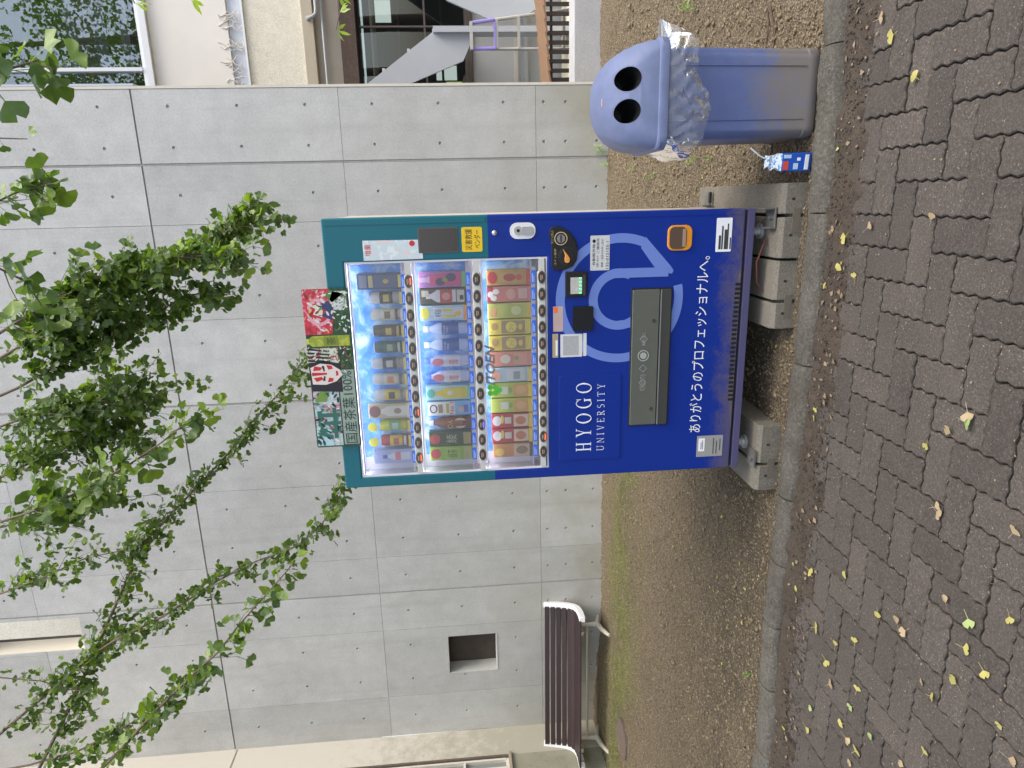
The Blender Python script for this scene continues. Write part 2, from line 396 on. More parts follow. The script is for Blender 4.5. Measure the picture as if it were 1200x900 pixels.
def fast_mesh(name, V, F, mats, mi=None):
    """numpy vertices and equal-sized faces"""
    me = bpy.data.meshes.new(name); k = F.shape[1]
    me.vertices.add(len(V)); me.vertices.foreach_set('co', np.ascontiguousarray(V, dtype=np.float32).ravel())
    me.loops.add(F.size); me.loops.foreach_set('vertex_index', np.ascontiguousarray(F, dtype=np.int32).ravel())
    me.polygons.add(len(F)); me.polygons.foreach_set('loop_start', np.arange(0, F.size, k, dtype=np.int32))
    for m in (mats if isinstance(mats, (list, tuple)) else [mats]): me.materials.append(m)
    if mi is not None: me.polygons.foreach_set('material_index', np.ascontiguousarray(mi, dtype=np.int32))
    me.update(); me.validate(); return me
def vnoise(x, y, seed=0):
    """smooth value noise"""
    def h(i, j):
        s = np.sin(i*127.1 + j*311.7 + seed*74.7)*43758.5453; return s - np.floor(s)
    i, j = np.floor(x), np.floor(y); f, g = x-i, y-j; f = f*f*(3-2*f); g = g*g*(3-2*g)
    return (h(i,j)*(1-f)+h(i+1,j)*f)*(1-g) + (h(i,j+1)*(1-f)+h(i+1,j+1)*f)*g

# ------------------------------------------------------------------ ground, kerb, paving
def kerb_y(x):
    xs = [-6, -2.43, -2.05, -1.69, -1.33, -.99, -.34, .30, .93, 4]
    ys = [-3.90, -3.895, -3.87, -3.85, -3.875, -3.885, -3.92, -3.935, -3.925, -3.925]
    return float(np.interp(x, xs, ys))
def rise(x, y):
    t = np.clip((-4.1 - x) / 1.4, 0, 1); return .065 * t*t*(3-2*t) * np.clip((y + 3.0) / 1.5, 0, 1)
def soil_z(x, y):
    x = np.asarray(x, float); y = np.asarray(y, float)
    return (rise(x, y) + .016*(vnoise(x*2.1, y*2.1, 1)-.5) + .016*(vnoise(x*9, y*9, 2)-.5) + .013*(vnoise(x*31, y*31, 3)-.5)
            + .007*(vnoise(x*70, y*70, 4)-.5) - .004)

g = MB().add([(-60, -60, -.12), (60, -60, -.12), (60, 60, -.12), (-60, 60, -.12)], [(0, 1, 2, 3)]).build('ground', SOIL)
tag(g, 'bare earth stretching away beyond the buildings', None, kind='structure')

def grid_mesh(name, x0, x1, y0, y1, d, zf, m):
    nx = int((x1-x0)/d)+1; ny = int((y1-y0)/d)+1
    X, Y = np.meshgrid(np.linspace(x0, x1, nx), np.linspace(y0, y1, ny))
    V = np.stack([X, Y, zf(X, Y)], -1).reshape(-1, 3)
    i = np.arange(nx*ny).reshape(ny, nx)
    F = np.stack([i[:-1, :-1], i[:-1, 1:], i[1:, 1:], i[1:, :-1]], -1).reshape(-1, 4)
    me = fast_mesh(name, V, F, m); me.polygons.foreach_set('use_smooth', np.ones(len(F), bool))
    o = bpy.data.objects.new(name, me); COL.objects.link(o); ORG[o.name] = (0, 0, 0); return o
soil = grid_mesh('soil_bed', -5.75, 3.2, -3.90, .9, .02, soil_z, SOIL)
tag(soil, 'dry brown soil bed between the kerb and the concrete wall', None, kind='structure')

# loose grit lying on the soil
def scatter(name, n, xr, yr, smin, smax, m, zf, label, seed, dens=None, flat=.6):
    r = np.random.default_rng(seed)
    x = r.uniform(*xr, n); y = r.uniform(*yr, n)
    if dens is not None:
        k = r.uniform(0, 1, n) < dens(x, y); x, y = x[k], y[k]; n = len(x)
    s = smin + (smax-smin) * r.uniform(0, 1, n)**3
    base = np.array([(1,0,0),(-1,0,0),(0,1,0),(0,-1,0),(0,0,1),(0,0,-1)], float)
    T = np.array([(0,2,4),(2,1,4),(1,3,4),(3,0,4),(2,0,5),(1,2,5),(3,1,5),(0,3,5)])
    V = base[None] * (s[:, None, None] * r.uniform(.55, 1.25, (n, 6, 1)))
    V += r.normal(0, 1, (n, 6, 3)) * s[:, None, None] * .22
    a = r.uniform(0, 6.28, n); c, q = np.cos(a)[:, None], np.sin(a)[:, None]
    X = V[..., 0]*c - V[..., 1]*q; Y = V[..., 0]*q + V[..., 1]*c; Z = V[..., 2]*flat
    V = np.stack([X + x[:, None], Y + y[:, None], Z + (zf(x, y) + s*flat*.25)[:, None]], -1).reshape(-1, 3)
    F = (T[None] + (np.arange(n)*6)[:, None, None]).reshape(-1, 3)
    o = bpy.data.objects.new(name, fast_mesh(name, V, F, m)); COL.objects.link(o); ORG[o.name] = (0, 0, 0)
    return tag(o, label, None, kind='stuff')
GRIT = m_rough_stone('soil_grit', (.080, .058, .031), (.27, .205, .118), .55, 0, 45)
GRITL = m_rough_stone('pale_grit', (.23, .185, .125), (.42, .345, .25), .4, 0, 40)
scatter('soil_clods', 5200, (-4.5, 2.2), (-3.84, -.6), .008, .024, GRIT, soil_z, 'lumps of brown earth on the soil bed', 10, lambda x, y: .35+.65*(x > .35))
scatter('soil_grit', 60000, (-5.6, 2.0), (-3.84, -.02), .0035, .013, GRIT, soil_z, 'brown grit and crumbs of earth covering the soil bed', 11)
scatter('pale_grit', 26000, (-5.6, 2.4), (-3.84, -.02), .0025, .0085, GRITL, soil_z, 'pale stone chips scattered over the soil bed', 12, lambda x, y: .40+.60*(x > .3))

# thin turf along the wall on the bench side
def turf_d(x, y):
    b = np.clip(1-np.abs((y+1.0)*1.3), 0, 1) * np.clip((-1.0-x)*.9, 0, 1)
    return b * np.clip((vnoise(x*3, y*3, 5)-.42)*4, 0, 1)
def blades(name, n, xr, yr, dens, h0, h1, m, label, seed):
    r = np.random.default_rng(seed); x = r.uniform(*xr, n); y = r.uniform(*yr, n)
    k = r.uniform(0, 1, n) < dens(x, y); x, y = x[k], y[k]; n = len(x)
    h = r.uniform(h0, h1, n); a = r.uniform(0, 6.28, n); w = .0016; z = soil_z(x, y) - .003
    dx, dy = np.cos(a)*w, np.sin(a)*w; lx, ly = r.normal(0, .55, n)*h, r.normal(0, .55, n)*h
    V = np.stack([np.stack([x-dx, y-dy, z], -1), np.stack([x+dx, y+dy, z], -1), np.stack([x+lx, y+ly, z+h], -1)], 1).reshape(-1, 3)
    o = bpy.data.objects.new(name, fast_mesh(name, V, np.arange(n*3).reshape(-1, 3), m)); COL.objects.link(o)
    return tag(o, label, None, kind='stuff')
TURF = m_leaf('thin_turf', (.10, .12, .03), (.22, .23, .07), (.8, .8, .4))
blades('thin_grass', 130000, (-5.5, -1.0), (-1.9, -.15), turf_d, .008, .022, TURF, 'thin short grass growing in a band along the wall', 13)

# kerb of single stones
kerb = thing('kerb', (0, -3.92, 0), None, None); kerb['kind'] = 'structure'; kerb['label'] = 'low rounded concrete kerb between soil bed and paving'
kj = [3.5, 2.84, 2.2, 1.56, .93, .30, -.34, -.99, -1.335, -1.69, -2.045, -2.43, -3.05, -3.7, -4.3, -5.0]
for a, b in zip(kj[:-1], kj[1:]):
    b += .006; ya, yb = kerb_y(a), kerb_y(b); rings = []; r2 = random.Random(int(a*100)); dz = r2.uniform(-.004, .004); dy = r2.uniform(-.006, .006)
    prof = [(-.064, -.11), (-.062, -.02), (-.054, .004), (-.040, .018), (-.015, .026), (.020, .028), (.044, .025), (.056, .014), (.060, -.004), (.060, -.11)]
    ns = 25
    for i in range(ns):
        t = i/(ns-1); x = b + (a-b)*t; yc = yb + (ya-yb)*t + dy; e = 0 if 0 < i < ns-1 else -.003
        rings.append([(x, yc + p*(1 if e == 0 else .95) + r2.uniform(-.0022, .0022) + .004*math.sin(x*23+a), z + dz + e + (r2.uniform(-.0020, .0020) - .004*max(0, math.sin(x*17+a*3)) if z > -.1 else 0)) for p, z in prof])
    MB().loft(rings).build('kerbstone', KERB, kerb, smooth=True, fixn=True)

# paving: base sheet, wavy interlocking pavers in herringbone, dirt washed against the kerb
paving = grid_mesh('paving', -12, 9, -14, -3.9, .5, lambda X, Y: np.full_like(X, -.046), mat('joint_sand', (.022, .018, .015), .95, nz=(60, .5)))
tag(paving, 'grey brown interlocking paver footpath beside the kerb', None, kind='structure')
PA = .1125; PX, PY = -.037, -4.35
def wave(t): return .0042*math.sin(4*math.pi*t)
def paver_mesh(w, h, name):
    """w, h in grid units; origin at the lower left corner; top at z = 0"""
    P = []; K = 8
    for i in range(w*K): t = i/K; P.append((t*PA, wave(t)))
    for i in range(h*K): t = i/K; P.append((w*PA + wave(t), t*PA))
    for i in range(w*K): t = w-i/K; P.append((t*PA, h*PA + wave(t)))
    for i in range(h*K): t = h-i/K; P.append((wave(t), t*PA))
    cx, cy = w*PA/2, h*PA/2
    def sh(g): return [((x-cx)*(1-g/cx)+cx, (y-cy)*(1-g/cy)+cy) for x, y in P]
    lo, hi, top = sh(.0026), sh(.0029), sh(.0070)
    return MB().loft([[(x, y, -.05) for x, y in lo], [(x, y, -.0045) for x, y in hi], [(x, y, 0) for x, y in top]]).mesh(name, PAVER)
PV = paver_mesh(1, 2, 'paver'); PH = paver_mesh(2, 1, 'paver')
def in_view(p, mg=0.0):
    d = Vector(p) - Vector((0.3825, -6.6482, 1.4995)); z = d.dot(c_fwd)
    if z < .1: return False
    return abs(785*d.dot(c_right)/z) < 600+mg and abs(785*d.dot(c_up)/z) < 450+mg
rp = random.Random(3); far = MB(); npav = 0
for i in range(-44, 30):
    for m in range(-4, 24):
        s = (i+m) % 4
        if s not in (0, 2): continue
        x0 = PX + i*PA
        if s == 0: w, h, y0 = 1, 2, PY - (m+2)*PA
        else: w, h, y0 = 2, 1, PY - (m+1)*PA
        cx, cy = x0 + w*PA/2, y0 + h*PA/2
        if cy > kerb_y(cx) - .105 or (s == 0 and cy > kerb_y(cx) - .14): continue
        if not (-4.6 < cx < 2.6): continue
        z = -.030 + rp.uniform(-.0025, .0025) - .004*vnoise(np.array(cx*1.3), np.array(cy*1.3), 8)
        me = PV if s == 0 else PH
        if in_view((cx, cy, z), 40) and npav < 300:
            inst('paver', me, (x0, y0, z), (rp.uniform(-.012, .012), rp.uniform(-.012, .012), rp.uniform(-.004, .004)), parent=paving); npav += 1
        else:
            far.add([(v.co.x+x0, v.co.y+y0, v.co.z+z) for v in me.vertices], [tuple(p.vertices) for p in me.polygons])
o = far.build('pavers', PAVER, paving); o['kind'] = 'stuff'
def dirt_z(X, Y):
    ky = np.interp(X, np.linspace(-5, 4, 60), [kerb_y(t) for t in np.linspace(-5, 4, 60)])
    d = ky - .05 - Y
    return -.008 - d*.20 + .022*(vnoise(X*5, Y*7, 21)-.5) + .014*(vnoise(X*19, Y*19, 22)-.5) + .008*(vnoise(X*60, Y*60, 23)-.5)
HUMUS = m_rough_stone('gutter_humus', (.026, .019, .013), (.066, .048, .033), .5, .1, 9)
dirt = grid_mesh('gutter_dirt', -4.4, 2.6, -4.22, -3.93, .012, dirt_z, HUMUS)
tag(dirt, 'dark earth washed into the gutter along the kerb', None, kind='structure')
def gut(x, y): return np.clip(1-np.abs(y+4.03)*7, 0, 1)
scatter('gutter_crumbs', 8000, (-3.6, 1.8), (-4.2, -3.95), .0025, .009, HUMUS, lambda x, y: np.maximum(dirt_z(x, y), -.030), 'dark crumbs of earth and litter along the kerb gutter', 14, gut)
LITT = m_rough_stone('gutter_chips', (.14, .105, .068), (.25, .20, .14), .4, 0, 60)
scatter('gutter_chips', 600, (-3.6, 1.8), (-4.2, -3.95), .003, .010, LITT, lambda x, y: np.maximum(dirt_z(x, y), -.030), 'pale chips and dry leaf scraps in the gutter', 15, gut, .3)

# ------------------------------------------------------------------ the concrete wall
wall = thing('concrete_wall', (-2.1, 0, 0), 'tall fair-faced grey concrete wall with tie holes behind the vending machine', 'wall')
def panel(x0, x1, z0, z1, holes, opens=(), xs=None, zs=None, th=.22, rims='btlr'):
    """formwork panel: front at Y=0, tie-hole pockets, optional openings (cells)"""
    b = MB(); gp = .0016
    X0, X1, Z0, Z1 = x0+gp, x1-gp, z0+gp, z1-gp
    if xs is None:
        hx = sorted({h[0] for h in holes}); xs = [(hx[i]+hx[i+1])/2 for i in range(len(hx)-1)]
    if zs is None:
        hz = sorted({h[1] for h in holes}); zs = [(hz[i]+hz[i+1])/2 for i in range(len(hz)-1)]
    xs = [X0]+xs+[X1]; zs = [Z0]+zs+[Z1]
    for i in range(len(xs)-1):
        for j in range(len(zs)-1):
            a, c, e, f = xs[i], xs[i+1], zs[j], zs[j+1]
            if (i, j) in opens:
                b.add([(a,0,e),(c,0,e),(c,0,f),(a,0,f),(a,th,e),(c,th,e),(c,th,f),(a,th,f)], ([(0,1,5,4)] if zs[j] > Z0+.001 else []) + ([(2,3,7,6)] if zs[j+1] < Z1-.001 else []) + ([(1,2,6,5)] if (i+1, j) not in opens else []) + ([(3,0,4,7)] if (i-1, j) not in opens else []))
                continue
            hh = [h for h in holes if a < h[0] < c and e < h[1] < f]
            if not hh:
                b.add([(a,0,e),(c,0,e),(c,0,f),(a,0,f)], [(0,1,2,3)]); continue
            hx, hz = hh[0]; r = .0155
            rect = [(a,e),(hx,e),(c,e),(c,hz),(c,f),(hx,f),(a,f),(a,hz)]
            an = [225,270,315,0,45,90,135,180]
            o1 = [(hx+r*math.cos(R(t)), hz+r*math.sin(R(t))) for t in an]; o2 = [(hx+r*.62*math.cos(R(t)), hz+r*.62*math.sin(R(t))) for t in an]
            vs = [(p,0,q) for p,q in rect]+[(p,0,q) for p,q in o1]+[(p,.016,q) for p,q in o2]
            fs = [(k,(k+1)%8,8+(k+1)%8,8+k) for k in range(8)]+[(8+k,8+(k+1)%8,16+(k+1)%8,16+k) for k in range(8)]+[tuple(range(16,24))]
            b.add(vs, fs)
    b.add([(X0,0,Z0),(X1,0,Z0),(X1,0,Z1),(X0,0,Z1),(X0,th,Z0),(X1,th,Z0),(X1,th,Z1),(X0,th,Z1)], [f for k, f in (('b', (1,0,4,5)), ('r', (2,1,5,6)), ('t', (3,2,6,7)), ('l', (0,3,7,4))) if k in rims])
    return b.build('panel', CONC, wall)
HX = [1.256, .908, .491, 0, -.45, -.9, -1.35, -1.773, -2.223, -2.673, -3.123, -3.573, -4.02, -4.47, -4.92, -5.42]
XB = [1.400, .762, .226, -.672, -1.528, -2.465, -3.345, -3.785, -4.264, -5.15, -5.70]
ZB = [-.15, .682, 2.482, 4.282, 6.082, 7.882]
HZ = [[.1, .4, .607], [.982, 1.582, 2.182], [2.782, 3.382, 3.982], [4.582, 5.182, 5.782], [6.382, 6.982, 7.582]]
GV = {.762: .009, -1.528: .009, -3.785: .009}          # wide chamfered joints
GH = {4.282: .006}
for c in range(len(XB)-1):
    xb, xa = XB[c], XB[c+1]
    for rI in range(len(ZB)-1):
        za, zb = ZB[rI], ZB[rI+1]
        hs = [(h, z) for h in HX if xa < h < xb for z in HZ[rI]]
        pa, pb = xa + GV.get(xa, 0), xb - GV.get(xb, 0)
        qa, qb = za + GH.get(za, 0), zb - GH.get(zb, 0)
        if c == 8 and rI == 1:
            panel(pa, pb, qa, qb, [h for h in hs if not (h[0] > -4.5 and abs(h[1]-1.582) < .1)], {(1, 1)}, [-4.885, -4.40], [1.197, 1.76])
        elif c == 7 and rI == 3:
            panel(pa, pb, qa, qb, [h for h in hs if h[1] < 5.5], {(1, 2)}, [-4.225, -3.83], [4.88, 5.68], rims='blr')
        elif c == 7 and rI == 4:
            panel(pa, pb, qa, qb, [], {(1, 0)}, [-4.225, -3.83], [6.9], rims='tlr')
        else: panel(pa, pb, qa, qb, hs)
JOINT = mat('joint_shadow_mortar', (.36, .355, .34), .9, nz=(20, .2))
JDARK = mat('joint_sealant', (.27, .255, .22), .8, nz=(12, .3))
for x in GV: MB().box(x-.0085, x+.0085, .006, .20, 0, 7.88).build('joint', JOINT, wall)
MB().box(-5.70, 1.40, .009, .21, 4.275, 4.289).build('joint', JDARK, wall)
b = MB()
b.box(-5.70, 1.395, .225, .30, -.15, 5.6); b.box(-5.70, -4.235, .225, .30, 5.6, 7.88); b.box(-3.82, 1.395, .225, .30, 5.6, 7.88); b.box(-4.235, -3.82, .225, .30, 6.92, 7.88)
b.build('core', mat('wall_core', (.10, .085, .07), .9), wall)
MB().box(1.402, 1.425, -.004, .30, 0, 7.88).build('edge_trim', mat('pale_edge_trim', (.62, .58, .50), .6, nz=(8, .15)), wall)
MB().box(1.428, 1.446, .0, .30, 4.25, 7.88).build('metal_flashing', mat('zinc_flashing', (.50, .52, .54), .35, .6), wall)
# boards behind the small square opening, splayed sill
MB().box(-4.89, -4.39, .2, .222, 1.19, 1.77).build('infill_board', mat('dark_infill', (.062, .048, .036), .8, nz=(14, .4)), wall)
MB().box(-4.883, -4.402, -.004, .20, 1.199, 1.212).build('sill', mat('pale_sill', (.55, .53, .48), .7), wall)

# ------------------------------------------------------------------ side wall with the window, at the bench end
sw = thing('side_wall', (-5.7, -1.2, 0), 'cream painted side wall with a wood framed window beyond the bench', 'wall')
b = MB(); b.box(-6.0, -5.70, -.42, -.001, -.1, 4.246); b.box(-6.0, -5.70, -.42, -.001, 4.262, 8.0); b.box(-6.0, -5.70, -3.0, -.42, 4.6, 8.0)
b.build('painted_strip', CREAM, sw, bevel=.006)
MB().box(-6.0, -5.703, -3.0, -.4205, -.15, 1.098).build('plinth', GREENISH, sw)
MB().box(-5.99, -5.705, -.42, -.001, 4.247, 4.261).build('joint', JDARK, sw)
WOOD = mat('weathered_frame_wood', (.11, .085, .07), .8, nz=(18, .45), bp=(40, .4, .003))
PALEF = mat('pale_window_frame', (.58, .55, .48), .5, nz=(10, .12))
b = MB(); b.box(-5.80, -5.688, -.446, -.423, 1.13, 4.59); b.build('frame', WOOD, sw)
MB().box(-5.83, -5.670, -3.0, -.40, 1.100, 1.132).build('sill', mat('brown_sill', (.30, .25, .19), .7, nz=(15, .3)), sw, bevel=.004)
for y0, y1 in ((-.475, -.45), (-.60, -.57), (-1.6, -1.56), (-2.6, -2.56)): MB().box(-5.78, -5.71, y0, y1, 1.16, 4.57).build('mullion', PALEF, sw, bevel=.003)
for z0, z1 in ((1.134, 1.165), (1.62, 1.645), (2.9, 2.93), (4.57, 4.598)): MB().box(-5.775, -5.715, -3.0, -.452, z0, z1).build('transom', PALEF, sw)
WGLASS = mat('window_glass', (.20, .22, .21), .05, 0, coat=.6, spec=.8)
MB().box(-5.76, -5.752, -3.0, -.455, 1.14, 4.59).build('pane', WGLASS, sw)

# ------------------------------------------------------------------ building behind the wall's corner
BY = 2.2
bb = thing('building', (3.2, BY, 0), 'building with rough-cast spandrel and steel windows glimpsed past the wall corner', 'building')
x0, x1 = -1.0, 6.0
PLASTER = mat('smooth_cream_plaster', (.78, .74, .68), .8, nz=(3, .08), bp=(30, .15))
BEIGE = mat('beige_metal_cladding', (.44, .38, .28), .5, nz=(6, .1))
BEIGE2 = mat('taupe_cladding', (.33, .29, .235), .55, nz=(5, .1))
WHITEF = mat('white_aluminium', (.76, .78, .80), .3, 0, nz=(4, .05))
def fb(name, m, z0, z1, y0=0., y1=.25, xa=x0, xb=x1, **k): return MB().box(xa, xb, BY+y0, BY+y1, z0, z1).build(name, m, bb, **k)
fb('cream_spandrel', PLASTER, 4.00, 4.89)
fb('pale_strip', mat('pale_blue_strip', (.55, .58, .64), .7, nz=(9, .15)), 3.815, 3.998, .03)
fb('rough_cast_spandrel', STUCCO, 3.145, 3.813, -.02)
fb('drip_edge', WHITEF, 3.800, 3.822, -.045, .0)
fb('cladding_beam', BEIGE, 3.01, 3.143, -.06, bevel=.006)
fb('cladding_band', BEIGE2, 2.72, 3.008, .02)
fb('brown_lintel', mat('brown_timber', (.085, .055, .042), .8, nz=(25, .6), bp=(30, .5)), 2.535, 2.718, -.03)
fb('shadow_gap', mat('black_gap', (.015, .014, .013), .9), 2.50, 2.534, .06)
MB().tube([(6, BY-.12, 2.955), (2.55, BY-.12, 2.955), (2.50, BY-.12, 2.965), (2.47, BY-.12, 3.0), (2.46, BY-.12, 3.06), (2.46, BY-.05, 3.07)], .022, 10).build('conduit', mat('grey_conduit', (.34, .35, .35), .45), bb, smooth=True)
MB().tube([(6, BY-.09, 2.90), (1.2, BY-.09, 2.90)], .016, 8).build('conduit', MATS['grey_conduit'], bb, smooth=True)
# steel window, panes and glazing bars
BAR = mat('dark_steel_bar', (.12, .10, .085), .6, .3, nz=(20, .3))
DARKG = m_clear('dark_room_glass', (.62, .66, .64), .05, .0)
fb('dark_room', mat('dark_interior', (.035, .035, .034), .9), 1.24, 2.50, .5, .6)
for xa, xb in ((1.0, 2.405), (2.417, 3.6), (3.612, 6.0)):
    for za, zb in ((1.255, 1.722), (1.738, 2.495)): MB().box(xa, xb, BY+.10, BY+.106, za, zb).build('pane', DARKG, bb)
for (xa, xb, za, zb, c_) in ((1.72, 1.86, 1.30, 1.50, 'g'), (1.88, 2.05, 1.36, 1.62, 'w'), (1.55, 1.68, 1.62, 1.90, 'g'), (2.06, 2.2, 1.62, 1.86, 'w'), (2.55, 2.8, 2.15, 2.4, 'w')):
    MB().box(xa, xb, BY+.485, BY+.495, za, zb).build('far_window_pane', m_emit('daylight_' + c_, (.75, .85, .30) if c_ == 'g' else (.9, .95, .95), .55), bb)
for z in (1.52, 2.05): MB().box(1.0, 6.0, BY+.40, BY+.42, z, z+.03).build('inner_rail', BAR, bb)
MB().tube([(1.0, BY+.3, 2.36), (6.0, BY+.3, 2.36)], .035, 8).build('inner_pipe', BEIGE, bb, smooth=True)
for z in (1.73, 1.247): fb('glazing_bar', BAR, z-.011, z+.011, .08, .13)
for x in (1.7, 2.411, 3.606): MB().box(x-.009, x+.009, BY+.075, BY+.135, 1.25, 2.50).build('glazing_bar', BAR, bb)
MB().box(1.2, 6.0, BY-.02, BY+.3, 1.17, 1.235).build('window_sill', BAR, bb)
GREYW = mat('pale_grey_wall', (.42, .43, .44), .75, nz=(2, .12), bp=(25, .1))
fb('grey_dado', GREYW, .55, 1.165, .0); fb('dado_rail', mat('grey_rail', (.33, .34, .36), .5), .50, .548, -.03)
fb('lower_wall', GREYW, -.1, .498, .01); fb('lower_rail', mat('buff_rail', (.50, .47, .42), .6), .62, .665, -.02, .0)
# upper window with its white frame and green curtains
fb('sash_bottom', WHITEF, 4.892, 4.965, -.05, .10); fb('sash_step', WHITEF, 4.967, 5.01, -.02, .10)
MB().box(1.925, 1.965, BY-.04, BY+.08, 5.012, 8.0).build('mullion', WHITEF, bb); MB().box(3.4, 3.44, BY-.04, BY+.08, 5.012, 8.0).build('mullion', WHITEF, bb)
SKYG = m_clear('reflecting_glass', (.85, .9, .9), .16, .0)
MB().box(x0, 1.924, BY+.03, BY+.036, 5.012, 8.0).build('pane', SKYG, bb); MB().box(1.966, 3.399, BY+.03, BY+.036, 5.012, 8.0).build('pane', SKYG, bb); MB().box(3.441, 6, BY+.03, BY+.036, 5.012, 8.0).build('pane', SKYG, bb)
CURT = mat('green_curtain', (.16, .24, .03), .9, nz=(6, .3)); GREYC = mat('grey_blind', (.33, .34, .31), .9, nz=(5, .2))
zc = [5.02, 5.20, 5.30, 5.46, 5.60, 5.78, 5.90, 8.0]
for k in range(7): MB().box(x0, x1, BY+.22, BY+.25, zc[k], zc[k+1]).build('curtain', [mat('room_dark', (.03, .04, .035), .8), GREYC, CURT, GREYC, mat('blind_olive', (.28, .27, .18), .9), GREYC, CURT][k], bb)
MB().box(x0, x1, BY-.06, BY+.1, 5.93, 6.2).build('upper_frame', mat('beige_frame', (.50, .46, .40), .5), bb) if False else None
# dead creeper roots on the pale strip
rt = random.Random(5); b = MB()
for k in range(26):
    x = 1.75 + rt.random()*1.1; z = 3.80 + rt.random()*.1; p = [(x, BY-.005, z)]
    for q in range(5): x += rt.uniform(-.05, .05); z += rt.uniform(.0, .07); p.append((x, BY-.006, z))
    b.tube(p, .0045, 5)
b.build('creeper_roots', mat('dry_roots', (.66, .62, .55), .9), bb)
MB().box(-9.0, -1.02, BY-.02, BY+.2, 3.0, 9.5).build('rough_cast_wall', STUCCO, bb)
SUNREV = mat('sunlit_cream', (.70, .65, .55), .7)  # thin sheets added; the reveal's sunlight is put into their pale cream
MB().box(-4.224, -4.216, .003, .222, 5.684, 6.898).build('sunlit_reveal', SUNREV, wall); MB().box(-4.216, -3.832, .003, .222, 5.682, 5.690).build('sunlit_reveal', SUNREV, wall)

# outside stair, two flights seen edge-on
st = thing('steel_stair', (2.2, 1.6, 0), 'grey painted steel stair stringers crossing in front of dark windows', 'stair')
STEEL = mat('grey_painted_steel', (.42, .44, .47), .45, nz=(5, .08))
MB().poly([(.9, 3.50), (1.66, 2.40), (2.20, 1.62), (2.20, 1.15), (1.90, 1.30), (1.66, 1.93), (.9, 2.95)], 1.58, 1.62).build('stringer', STEEL, st)
b = MB(); b.poly([(2.21, 1.60), (2.30, 1.10), (2.62, 1.22), (3.6, 2.2), (3.6, 2.75)], 1.66, 1.70) if False else None
MB().poly([(2.34, .99), (2.52, 1.44), (3.4, 2.7), (3.4, 1.2), (2.9, .36), (2.5, .36), (2.36, .60)], 1.64, 1.68).build('stringer', STEEL, st)
MB().box(2.18, 2.24, 1.5, 1.75, -.05, 1.62).build('post', STEEL, st)
for k in range(6): MB().box(1.0+k*.2, 1.24+k*.2, 1.63, 2.1, 3.05-k*.29, 3.08-k*.29).build('tread', STEEL, st)
# step ladder
la = thing('step_ladder', (2.05, 1.0, 0), 'aluminium step ladder with violet tape standing by the stair', 'ladder')
ALU = mat('aluminium', (.62, .60, .56), .35, .7, nz=(8, .15)); VIO = mat('violet_tape', (.27, .22, .52), .6)
for xa, xt in ((1.90, 1.913), (2.30, 2.155)):
    MB().tube([(xa, 1.0, .0), (xt, 1.02, 1.22)], .017, 8).build('rail', ALU, la, smooth=True)
    MB().tube([(xa + (xt-xa)*.80, 1.0, .975), (xt, 1.02, 1.222)], .0195, 8).build('tape', VIO, la, smooth=True)
for z in (.25, .49, .725, .955): 
    t = z/1.22; MB().box(1.90+.013*t, 2.30-.145*t, .985, 1.045, z-.012, z+.012).build('rung', ALU, la)
MB().box(1.90, 2.165, .98, 1.06, 1.205, 1.235).build('top_cap', ALU, la); MB().box(1.905, 2.16, .978, 1.062, .962, .985).build('tape', VIO, la)
# slatted rack
rk = thing('wooden_rack', (1.9, .8, .14), 'low brown slatted wooden rack with tan top boards by the wall corner', 'rack')
DKW = mat('dark_slat_wood', (.055, .036, .030), .75, nz=(30, .3)); TANW = mat('tan_board', (.21, .125, .07), .7, nz=(20, .3))
for k in range(12):
    x = 1.55 + k*.088; MB().box(x, x+.038, .78, .80, .14+.003*k, .455+.005*k).build('slat', DKW, rk)
for k in range(9):
    x = 1.525 + k*.118; z = .455 + k*.0085
    MB().add([(x,.70,z-.03),(x+.125,.70,z-.005),(x+.125,.93,z+.05),(x,.93,z+.025),(x,.70,z-.012),(x+.125,.70,z+.013),(x+.125,.93,z+.068),(x,.93,z+.043)],
             [(0,3,2,1),(4,5,6,7),(0,1,5,4),(1,2,6,5),(2,3,7,6),(3,0,4,7)]).build('board', TANW, rk)
MB().box(1.53, 2.62, .805, .83, .20, .225).build('rail', DKW, rk); MB().box(1.53, 2.62, .805, .83, .40, .425).build('rail', DKW, rk)
for x in (1.56, 2.58): MB().box(x, x+.04, .84, .90, .0, .45).build('leg', DKW, rk)
# concrete step
cs = MB().box(1.43, 2.32, .38, .68, -.1, .252); cs.box(2.326, 3.4, .38, .68, -.1, .252)
cs = cs.build('concrete_step', m_rough_stone('grey_step_concrete', (.33, .33, .33), (.46, .46, .46), .3), None, bevel=.006)
tag(cs, 'grey concrete step on the soil past the wall corner', 'step')
cs2 = MB().box(1.45, 3.6, .70, 2.1, -.08, .10).build('sunny_paving', mat('sunlit_slab', (.62, .58, .42), .8, nz=(10, .1)))
tag(cs2, 'pale paved slab behind the slatted rack', None, kind='structure')

